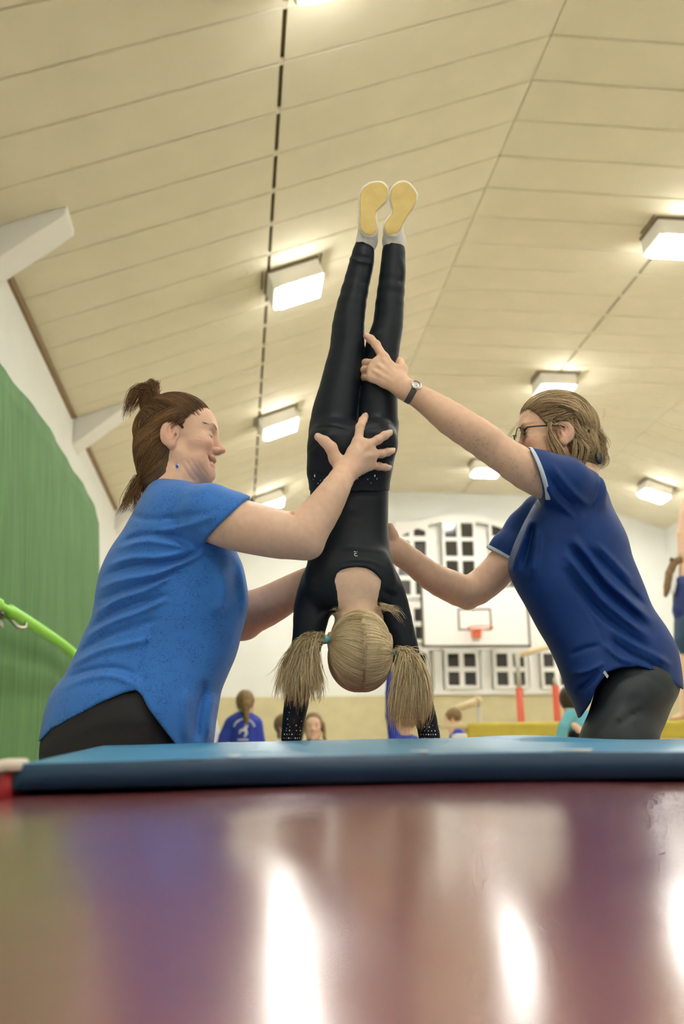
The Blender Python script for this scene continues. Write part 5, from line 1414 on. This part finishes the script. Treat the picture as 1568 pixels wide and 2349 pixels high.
# dark blond hair
HRf = Field(); A3 = lambda prim, k=.01, op='u': A2(HRf, prim, k, op, s=hsR, o=hoR, R=hRR)
A3(ell((-.012, 0, .026), (.106, .086, .096)), 0); A3(ell((-.055, 0, -.030), (.062, .074, .080)), .04); A3(ell((-.078, 0, -.068), (.044, .058, .046)), .03)
HRf.add(*local((plane_fn(.86, -.51, .012, -.03), *bx_), hoR, hRR, hsR), 0, 'i')
for y in (1, -1): A3(ell((.004, y*.085, -.020), (.028, .030, .036)), .004, 's')
V, Q = mesh_field(HRf, .0032); sh = np.full(len(V), .66); from_arrays('hair', V, Q, m_hair_ash, cr, True, np.stack([sh]*3, 1))
rdR = (.106, .086, .096); cnR = (-.012, 0, .026)
def hl2(t):
    a = (t - .5)*2; return (.74 - .45*abs(a)**1.4, a*.75, .60 - .35*abs(a))
clipD = (-.78, .45, .25)
c1 = arc_strands(hoR, hRR, hsR, rdR, hl2, lambda t: (-.85, (t - .5)*.9 + .15, .30), 800, .003, .06, cen=cnR, bow=.006)
c2 = arc_strands(hoR, hRR, hsR, rdR, lambda t: (.55 - .5*t, .72, .55 - .2*t), lambda t: (-.70, .70, .05 - .3*t), 450, .004, .05, cen=cnR, bow=.008)
c3 = arc_strands(hoR, hRR, hsR, rdR, lambda t: (-.1 - .8*t, .8 - .5*t, .55), lambda t: (-.62, .55 - .5*t, -.78), 650, .004, .08, cen=cnR, bow=.010)
c4 = arc_strands(hoR, hRR, hsR, rdR, lambda t: (.1, (t - .5)*1.2, .98), lambda t: (-.95, (t - .5)*.8, .15), 400, .003, .08, cen=cnR, bow=.008)
okR = lambda q: q[0] < .012 + (q[2] + .03)*.593 - .004 and not (abs(q[0] - .002) < .024 and abs(q[2] + .018) < .03)
fr1 = flow_strands(hoR, hRR, hsR, (.1065, .0865, .0965), cnR, lambda a: (-.85, .35*a[1], .20) if a[2] > -.1 else (-.75, .3, -.85), okR, 2400, .004, jit=.10)
fr2 = flow_strands(hoR, hRR, hsR, (.064, .076, .082), (-.055, 0, -.030), lambda a: (-.7, .15, -.9), lambda q: q[0] < -.018, 1000, .003, jit=.10)
fr3 = flow_strands(hoR, hRR, hsR, (.045, .059, .047), (-.078, 0, -.068), lambda a: (-.6, .1, -.95), lambda q: q[0] < -.03, 400, .003, jit=.12)
strands('combed_hair', snap(np.concatenate([c1, c2, c3, c4]), HRf, hoR), .0007, m_hair_ash, cr, kind='stuff')
strands('back_hair', snap(np.concatenate([fr1, fr2, fr3]), HRf, hoR), .0007, m_hair_ash, cr, kind='stuff')
Yn = CR - .075
sid = [bundle([P(1262, 962, Yn), P(1258 + dx*.3, 990, Yn - .01), P(1268 + dx, 1020, Yn - .012), P(1284 + dx, 1052, Yn - .01), P(1296 + dx, 1072, Yn)], 36, [.006, .006, .006, .006, .004], wav=.003, tipvar=.3) for dx in (-6, 4, 14)]
sid += [bundle([P(1318, 1000, Yn), P(1322 + dx, 1030, Yn - .01), P(1316 + dx, 1060, Yn - .008), P(1308 + dx, 1080, Yn)], 36, [.006, .008, .006, .004], wav=.003, tipvar=.3) for dx in (-4, 10, 24)]
bun = [bundle([P(1358, 985 + dy, CR - .02), P(1374, 1000 + dy, CR - .03), P(1384, 1018 + dy*1.2, CR - .03), P(1380, 1046 + dy, CR - .03), P(1368, 1074, CR - .02)], 90, [.012, .010, .010, .012, .010], wav=.005, tipvar=.5) for dy in (-8, 6, 20)]
bun += [bundle([P(1355, 1000, CR), P(1375, 1000, CR - .02), P(1392, 1006, CR - .02)], 60, [.010, .012, .012], tipvar=.5)]
fly = [bundle([P(1250 + dx, 925, CR), P(1238 + dx, 912, CR), P(1220 + dx, 906, CR)], 6, [.010, .010, .010], tipvar=.5) for dx in (0, 20, 45)]
nap = [bundle([P(1330, 1030, CR - .03), P(1346, 1056, CR - .03), P(1358, 1076, CR - .02), P(1366, 1084, CR - .02)], 120, [.025, .022, .014, .008], tipvar=.3)]
strands('loose_hair', np.concatenate(sid + bun + nap), .0007, m_hair_ash, cr, kind='stuff')
strands('flyaway_hair', np.concatenate(fly), .0005, m_hair_ash, cr, kind='stuff')
m_clip = mat('black clip', (0.012, 0.012, 0.014), 0.2, spec=.7)
for (u, v, rx, rz) in ((1348, 989, .0065, .0065), (1373, 1050, .011, .020)):
    S_ = Field(); S_.add(*ell(P(u, v, CR - .078 if rx < .01 else CR - .065), (rx, .006, rz)), 0); V, Q = mesh_field(S_, .0018); from_arrays('hair_clip', V, Q, m_clip, cr)
# glasses
m_frame = mat('black glasses frame', (0.012, 0.012, 0.014), 0.25)
m_lens, nt, bs = nodes_of('lens glass'); bs.inputs['Transmission Weight'].default_value = 1.0; bs.inputs['Roughness'].default_value = 0.0; bs.inputs['IOR'].default_value = 1.08; bs.inputs['Base Color'].default_value = (0.97, 0.98, 0.97, 1)
def hr(q): return hoR + hRR @ (np.array(q)*hsR)
gl = None
mb = MB()
for y in (1, -1):
    mb.tube([hr((.106 - .012*abs(math.cos(t))*(1 if math.cos(t)*y > 0 else 0), y*.034 + .026*math.cos(t), -.006 + .0185*math.sin(t))) for t in np.linspace(0, math.pi, 15)], .0019, 6)
mb.tube([hr((.107, -.009, .0)), hr((.110, 0, .004)), hr((.107, .009, .0))], .0018, 6)
for y in (1, -1): mb.tube([hr((.094, y*.060, -.002)), hr((.088, y*.069, .004)), hr((.05, y*.078, .003)), hr((.0, y*.082, .001)), hr((-.018, y*.080, -.008))], .0021, 6)
gl = mb.build('glasses', m_frame, cr, True); gl['kind'] = 'stuff'; del gl['kind']
for y in (1, -1):
    mb = MB(); mb.tube([hr((.106, y*.034 + .026*math.cos(t), -.006 + .0185*math.sin(t))) for t in np.linspace(math.pi, 2*math.pi, 15)], .0007, 5); mb.build('lower_rim', m_case, gl, True)
    v = []; N = 24
    for dx in (-.0006, .0006):
        v += [hr((.106 + dx, y*.034 + .0255*math.cos(t), -.006 + .018*math.sin(t))) for t in np.linspace(0, 2*math.pi, N, endpoint=False)]
    f = [tuple(range(N)), tuple(range(2*N - 1, N - 1, -1))] + [(k, k + N, (k + 1) % N + N, (k + 1) % N) for k in range(N)]
    from_arrays('lens', v, f, m_lens, gl, False)
# ------------------------------------------------------------------ people and equipment further down the hall
m_blueJ = mat('royal blue jacket', (0.022, 0.050, 0.42), 0.7)
m_teal = mat('turquoise top', (0.16, 0.52, 0.62), 0.7)
m_wtee = mat('white top', (0.80, 0.80, 0.82), 0.7)
m_navyL = mat('navy leotard', (0.012, 0.03, 0.16), 0.6)
m_darkP = mat('dark leggings', (0.02, 0.03, 0.05), 0.7)
def part(name, chains, m, par, h=.012, col=None, k=.03):
    F = Field()
    for c in chains:
        if c[0] == 'e': F.add(*ell(P(c[1], c[2], c[3]), np.array(c[4])*mpp(c[1], c[2], c[3])), k)
        else: chain(F, c, k)
    V, Q = mesh_field(F, h)
    return from_arrays(name, V, Q, m, par, True, None if col is None else np.tile(col, (len(V), 1)))
def far_body(par, o, R, s, chains, base=SKIN, h=.010):
    F = Field(); add_head(F, o, R, s, neck_to=o - np.array([0, 0, .16*s]), nr_=.045)
    for c in chains: chain(F, c, .02)
    V, Q = mesh_field(F, h); cc = head_colour(V, o, R, s, base, closed=False)
    return from_arrays('body', V, Q, m_skin, par, True, cc)
def legs_down(u, v, d, r0=.075):
    """two legs to the floor below (u, v)"""
    p = P(u, v, d); F = Field()
    for s_ in (-.07, .07):
        F.add(*rc((p[0] + s_, d, p[2]), (p[0] + s_, d, .42*p[2]), r0, .055), .02); F.add(*rc((p[0] + s_, d, .42*p[2]), (p[0] + s_, d, .05), .055, .045), .02)
        F.add(*rc((p[0] + s_, d + .04, .035), (p[0] + s_, d - .11, .03), .035, .03), .02)
    return F
def face_cam(az): return ang_axes(az)

# girl with plait, seen from behind, royal blue jacket
d = 8.5
g1 = person('person', (P(553, 1700, d)[0], d, 0), 'girl in royal blue jacket with plait, seen from behind')
o = P(563, 1612, d); R_ = ang_axes(math.pi/2 - .2)
far_body(g1, o, R_, .92, [[(520, 1708, d - .05, 7), (530, 1716, d - .12, 6)]])
part('jacket', [[(563, 1641, d, 12), (560, 1655, d, 22)], [(545, 1660, d, 22), (574, 1660, d, 22)], [(557, 1665, d, 34), (556, 1700, d, 34), (556, 1790, d, 34)], [(531, 1662, d, 18), (516, 1690, d - .02, 15), (508, 1712, d - .05, 13)], [(586, 1662, d, 17), (594, 1700, d, 14), (592, 1770, d, 12)]], m_blueJ, g1)
V, Q = mesh_field(legs_down(555, 1790, d), .014); from_arrays('leggings', V, Q, m_darkP, g1)
F_ = Field(); F_.add(*local(ell((-.015, 0, .02), (.105, .082, .095)), o, R_, .95), 0); F_.add(*local(ell((.09, 0, -.03), (.07, .08, .08)), o, R_, .95), .02, 's')
chain(F_, [(563, 1618, d - .09, 12), (564, 1634, d - .10, 8), (565, 1648, d - .12, 6.5), (566, 1660, d - .13, 4)], .02)
V, Q = mesh_field(F_, .008); from_arrays('hair', V, Q, m_hair_back, g1)
# white print on the back: lettering arc, a leaping figure and a word line below
jk = Field()
for c in [[(545, 1660, d, 22), (574, 1660, d, 22)], [(557, 1665, d, 34), (556, 1790, d, 34)]]: chain(jk, c, .03)
def onj(u, v): return P(u, v, (front_y(jk, u, v, d - .4, d + .1) or d - .13) - .004)
for i in range(13):
    t = -1 + 2*i/12
    if abs(t + .05) < .10: continue
    a = t*1.25; c = onj(560 + 22*math.sin(a), 1673 - 22*math.cos(a) + 0); e = onj(560 + 25.5*math.sin(a), 1673 - 25.5*math.cos(a))
    mb = MB(); mb.tube([c, e], .007, 6); mb.build('print_letter', m_logo, g1)
mb = MB(); mb.tube([onj(u, v) for u, v in ((564, 1656), (565, 1666), (560, 1674), (551, 1676), (548, 1684))], [.008, .014, .016, .010, .005], 8); mb.build('print_figure', m_logo, g1, True)
mb = MB(); mb.tube([onj(u, v) for u, v in ((562, 1672), (565, 1682), (560, 1692))], [.013, .013, .007], 8); mb.build('print_leg', m_logo, g1, True)
mb = MB(); mb.tube([onj(u, 1697) for u in (545, 553, 561, 569)], .007, 6); mb.build('print_word', m_logo, g1, True)

# girl facing the camera with plaits
d = 8.0
g2 = person('person', (P(718, 1700, d)[0], d, 0), 'brown-haired girl with plaits facing the camera beside the sleeve')
o = P(718, 1666, d); R_ = ang_axes(-math.pi/2 - .1)
far_body(g2, o, R_, .92, [])
part('blue_top', [[(718, 1706, d, 16), (718, 1720, d, 24)], [(700, 1712, d, 13), (736, 1712, d, 13)], [(718, 1730, d, 30), (718, 1830, d, 28)], [(690, 1720, d, 11), (682, 1790, d, 9)], [(745, 1720, d, 11), (752, 1790, d, 9)]], m_blueJ, g2)
V, Q = mesh_field(legs_down(718, 1830, d), .014); from_arrays('leggings', V, Q, m_darkP, g2)
F_ = Field(); F_.add(*local(ell((-.016, 0, .026), (.104, .083, .096)), o, R_, .93), 0); F_.add(*local(ell((.095, 0, -.045), (.10, .062, .098)), o, R_, .93), .01, 's')
for s_ in (-1, 1): chain(F_, [(718 + s_*22, 1660, d - .01, 6), (718 + s_*25, 1676, d - .03, 5), (718 + s_*26, 1692, d - .06, 4.5), (718 + s_*29, 1700, d - .08, 3.5)], .01)
V, Q = mesh_field(F_, .008); from_arrays('hair', V, Q, m_hair_back, g2)

# child half hidden by the gymnast left sleeve
d = 8.6
g3 = person('person', (P(650, 1700, d)[0], d, 0), 'brown-haired child mostly hidden behind the gymnast left sleeve')
o = P(656, 1666, d); R_ = ang_axes(-.6)
far_body(g3, o, R_, .88, [])
part('white_top', [[(652, 1706, d, 15), (652, 1722, d, 24)], [(640, 1712, d, 13), (666, 1712, d, 13)], [(652, 1730, d, 28), (652, 1820, d, 26)]], m_wtee, g3)
V, Q = mesh_field(legs_down(652, 1820, d), .014); from_arrays('leggings', V, Q, m_darkP, g3)
F_ = Field(); F_.add(*local(ell((-.02, 0, .02), (.105, .085, .10)), o, R_, .92), 0); F_.add(*local(ell((.09, 0, -.03), (.07, .075, .085)), o, R_, .92), .01, 's'); chain(F_, [(642, 1668, d, 7), (639, 1690, d, 5)], .01)
V, Q = mesh_field(F_, .008); from_arrays('hair', V, Q, m_hair_back, g3)

# child in white beside the coach hem
d = 9.0
g4 = person('person', (P(480, 1700, d)[0], d, 0), 'child in white mostly hidden behind the blue patterned shirt')
o = P(474, 1612, d); R_ = ang_axes(.3)
far_body(g4, o, R_, .9, [])
part('white_top', [[(474, 1648, d, 14), (474, 1664, d, 20)], [(472, 1668, d, 24), (472, 1780, d, 25)], [(488, 1655, d, 9), (497, 1680, d, 8), (500, 1712, d, 7)]], m_wtee, g4)
V, Q = mesh_field(legs_down(474, 1780, d), .014); from_arrays('leggings', V, Q, m_darkP, g4)
F_ = Field(); F_.add(*local(ell((-.015, 0, .02), (.105, .085, .098)), o, R_, .92), 0); F_.add(*local(ell((.09, 0, -.03), (.07, .08, .085)), o, R_, .92), .01, 's')
V, Q = mesh_field(F_, .009); from_arrays('hair', V, Q, m_hair_back, g4)

# child in royal blue behind the right pigtail, arm raised
d = 6.5
g5 = person('person', (P(925, 1740, d)[0], d, 0), 'child in royal blue with a raised arm behind the right pigtail')
o = P(925, 1648, d); R_ = ang_axes(2.3)
far_body(g5, o, R_, .85, [[(893, 1545, d, 8), (898, 1520, d, 8), (904, 1500, d, 6)]])
part('blue_top', [[(928, 1700, d, 22), (928, 1712, d, 32)], [(910, 1706, d, 18), (950, 1706, d, 18)], [(928, 1725, d, 34), (928, 1850, d, 34)], [(905, 1700, d, 15), (894, 1640, d, 11), (893, 1590, d, 10), (893, 1540, d, 9)], [(955, 1712, d, 14), (966, 1800, d, 11)]], m_blueJ, g5)
V, Q = mesh_field(legs_down(928, 1850, d), .014); from_arrays('leggings', V, Q, m_darkP, g5)
F_ = Field(); F_.add(*local(ell((-.015, 0, .02), (.105, .085, .098)), o, R_, .90), 0); F_.add(*local(ell((.09, 0, -.03), (.07, .08, .085)), o, R_, .90), .01, 's')
V, Q = mesh_field(F_, .009); from_arrays('hair', V, Q, m_hair_back, g5)

# child in turquoise behind the navy shirt
d = 6.0
g6 = person('person', (P(1320, 1740, d)[0], d, 0), 'dark-haired child in turquoise top bending behind the charcoal leggings')
o = P(1318, 1612, d); R_ = ang_axes(.5, -.4)
far_body(g6, o, R_, .9, [[(1316, 1664, d - .14, 9), (1330, 1676, d - .16, 9)]])
part('turquoise_top', [[(1322, 1640, d, 20), (1318, 1660, d, 28)], [(1335, 1650, d, 26), (1345, 1700, d, 32), (1345, 1780, d, 32)], [(1308, 1638, d - .10, 14), (1292, 1668, d - .12, 13), (1282, 1700, d - .12, 12), (1280, 1730, d - .12, 11)]], m_teal, g6)
V, Q = mesh_field(legs_down(1345, 1780, d), .014); from_arrays('leggings', V, Q, m_darkP, g6)
part('black_shorts', [[(1316, 1690, d - .05, 16), (1330, 1720, d, 26), (1345, 1760, d, 30)]], m_black, g6)
F_ = Field(); F_.add(*local(ell((-.015, 0, .02), (.105, .085, .098)), o, R_, .95), 0); F_.add(*local(ell((.09, 0, -.03), (.07, .08, .085)), o, R_, .95), .01, 's')
V, Q = mesh_field(F_, .009); from_arrays('hair', V, Q, mat('dark hair', (.05, .03, .015), .5), g6)

# child behind the left end of the beam
d = 10.5
g7 = person('person', (P(1040, 1720, d)[0], d, 0), 'small child bending behind the end of the yellow beam')
o = P(1038, 1648, d); R_ = ang_axes(2.6, -.3)
far_body(g7, o, R_, .85, [[(1052, 1660, d, 7), (1066, 1680, d, 6)]])
part('blue_top', [[(1044, 1676, d, 12), (1050, 1690, d, 18)], [(1050, 1695, d, 20), (1050, 1770, d, 20)]], m_blueJ, g7)
V, Q = mesh_field(legs_down(1050, 1770, d), .016); from_arrays('leggings', V, Q, m_darkP, g7)
F_ = Field(); F_.add(*local(ell((-.02, 0, .024), (.104, .085, .098)), o, R_, .88), 0); F_.add(*local(ell((.09, 0, -.03), (.07, .08, .085)), o, R_, .88), .01, 's')
V, Q = mesh_field(F_, .010); from_arrays('hair', V, Q, m_hair_back, g7)

# balance beam wrapped in yellow, with a gymnast standing on it
d = 9.0
m_yb = mat('yellow beam cover', (0.60, 0.48, 0.06), 0.6, noise=0.08, nscale=8)
m_wood = mat('pale wood', (0.68, 0.55, 0.32), 0.5, noise=.1, nscale=10)
pa, pb = P(1068, 1658, d), P(1700, 1650, d); z1 = (pa[2] + P(1300, 1656, d)[2])/2; z0 = P(1200, 1698, d)[2]
bm = thing('balance_beam', (pa[0] + 1.2, d, 0), 'balance beam wrapped in a yellow padded cover', 'balance beam')
F_ = Field(); F_.add(*rcflat((pa[0] + .07, d, (z0 + z1)/2), (pa[0] + 3.6, d, (z0 + z1)/2), .085, .085, (0, 1, 0), .8), 0)
mb = MB(); mb.box(pa[0], pa[0] + 3.7, d - .09, d + .09, z0, z1); mb.build('padded_cover', m_yb, bm, False, 0.03)
mb = MB(); q = P(1004, 1667, d); mb.box(q[0], pa[0] + .02, d - .05, d + .05, q[2] - .02, q[2] + .02); mb.build('bare_end', m_wood, bm, False, .008)
for xx in (pa[0] + .25, pa[0] + 3.3):
    mb = MB(); mb.box(xx - .04, xx + .04, d - .06, d + .06, .06, z0 + .01); mb.box(xx - .05, xx + .05, d - .5, d + .5, 0, .06); mb.build('leg', m_steel, bm)
g8 = person('person', (P(1585, 1648, d)[0], d, z1), 'girl in navy leotard standing on the yellow beam, arm raised')
o = P(1590, 1262, d); R_ = ang_axes(.3)
far_body(g8, o, R_, .9, [[(1576, 1300, d, 13), (1566, 1270, d, 13), (1562, 1225, d, 11), (1566, 1180, d, 9), (1570, 1150, d, 7)], [(1576, 1306, d, 20), (1572, 1350, d, 18), (1574, 1420, d, 18), (1577, 1500, d, 17)], [(1577, 1500, d, 18), (1574, 1560, d, 16), (1570, 1610, d, 11), (1568, 1638, d, 9)], [(1570, 1640, d, 8), (1549, 1646, d, 6), (1540, 1648, d, 4)]])
part('leotard', [[(1572, 1345, d - .01, 27), (1568, 1400, d, 26), (1580, 1435, d, 30)]], m_navyL, g8)
part('shorts', [[(1582, 1430, d, 36), (1580, 1470, d, 34), (1578, 1500, d, 20)]], mat('dark blue shorts', (.02, .06, .13), .6), g8)
part('strap', [[(1547, 1318, d - .05, 5), (1545, 1340, d - .05, 6), (1542, 1358, d - .05, 6)]], m_wtee, g8, h=.008)
F_ = Field(); F_.add(*local(ell((-.015, 0, .02), (.105, .085, .098)), o, R_, .95), 0); chain(F_, [(1565, 1282, d, 10), (1545, 1290, d, 9), (1535, 1315, d, 10), (1530, 1345, d, 9), (1526, 1366, d, 5)], .02)
V, Q = mesh_field(F_, .009); from_arrays('hair', V, Q, m_hair_back, g8)
part('hair_tie', [[(1540, 1284, d - .01, 6), (1545, 1290, d - .01, 6)]], m_dark, g8, h=.008)

# bars behind the beam
m_redpost = mat('red post', (0.62, 0.09, 0.03), 0.45); m_greyp = mat('grey post', (0.52, 0.50, 0.42), 0.5)
d = 12.0
ub = thing('gymnastic_bars', (P(1230, 1700, d)[0], d, 0), 'gymnastic bars on two red posts behind the beam', 'gym bars')
for u, vt, vg in ((1190, 1578, 1498), (1273, 1572, 1555)):
    a = P(u, vt, d); b_ = P(u, vg, d)
    mb = MB(); mb.tube([(a[0], d, 0), (a[0], d, a[2])], .045, 10); po = mb.build('post', m_redpost, ub, True)
    mb = MB(); mb.tube([(a[0], d, a[2] - .01), (a[0], d, b_[2])], .030 if u == 1190 else .024, 8); mb.build('inner_tube', m_greyp, po, True)
    mb = MB(); mb.box(a[0] - .3, a[0] + .3, d - .05, d + .05, 0, .05); mb.build('foot', m_redpost, po)
mb = MB(); mb.tube([P(1184, 1504, d), P(1262, 1482, d + .4)], .035, 8); mb.build('rail', m_wood, ub, True)
d = 11.0
ap = thing('folding_arm', (P(1097, 1640, d)[0], d, 0), 'pale folding bar arm on a thin post left of the red posts', 'gym bar')
mb = MB(); mb.tube([P(1027, 1632, d), P(1093, 1609, d)], .045, 10); mb.build('arm', m_wood, ap, True)
F_ = Field(); F_.add(*ell(P(1096, 1608, d), (.055, .05, .055)), 0); V, Q = mesh_field(F_, .012); from_arrays('joint', V, Q, m_wood, ap)
q = P(1097, 1615, d); mb = MB(); mb.tube([(q[0], d, 0), (q[0], d, q[2])], .022, 8); mb.build('post', m_greyp, ap, True)
d = 8.8
q = P(1040, 1684, d); q2 = P(1066, 1700, d)
bxw = thing('box', (q[0] + .05, d, 0), 'white box top beside the left end of the yellow beam', 'box')
mb = MB(); mb.box(q[0], q2[0], d - .1, d + .1, q[2] - .10, q[2]); mb.build('lid', m_white, bxw, False, .01)
mb = MB(); mb.box(q[0] + .01, q2[0] - .01, d - .09, d + .09, 0, q[2] - .10); mb.build('carcass', m_wood, bxw)
# block of mats between the coaches, under the gymnast hands
bk = MB(); bk.box(-.04, .62, 2.26, 3.0, 0, zmat - .002)
tag(bk.build('mat_block', m_red, None, False, .015), 'red vinyl mat block under the gymnast hands, behind the blue mat', 'gym mat')
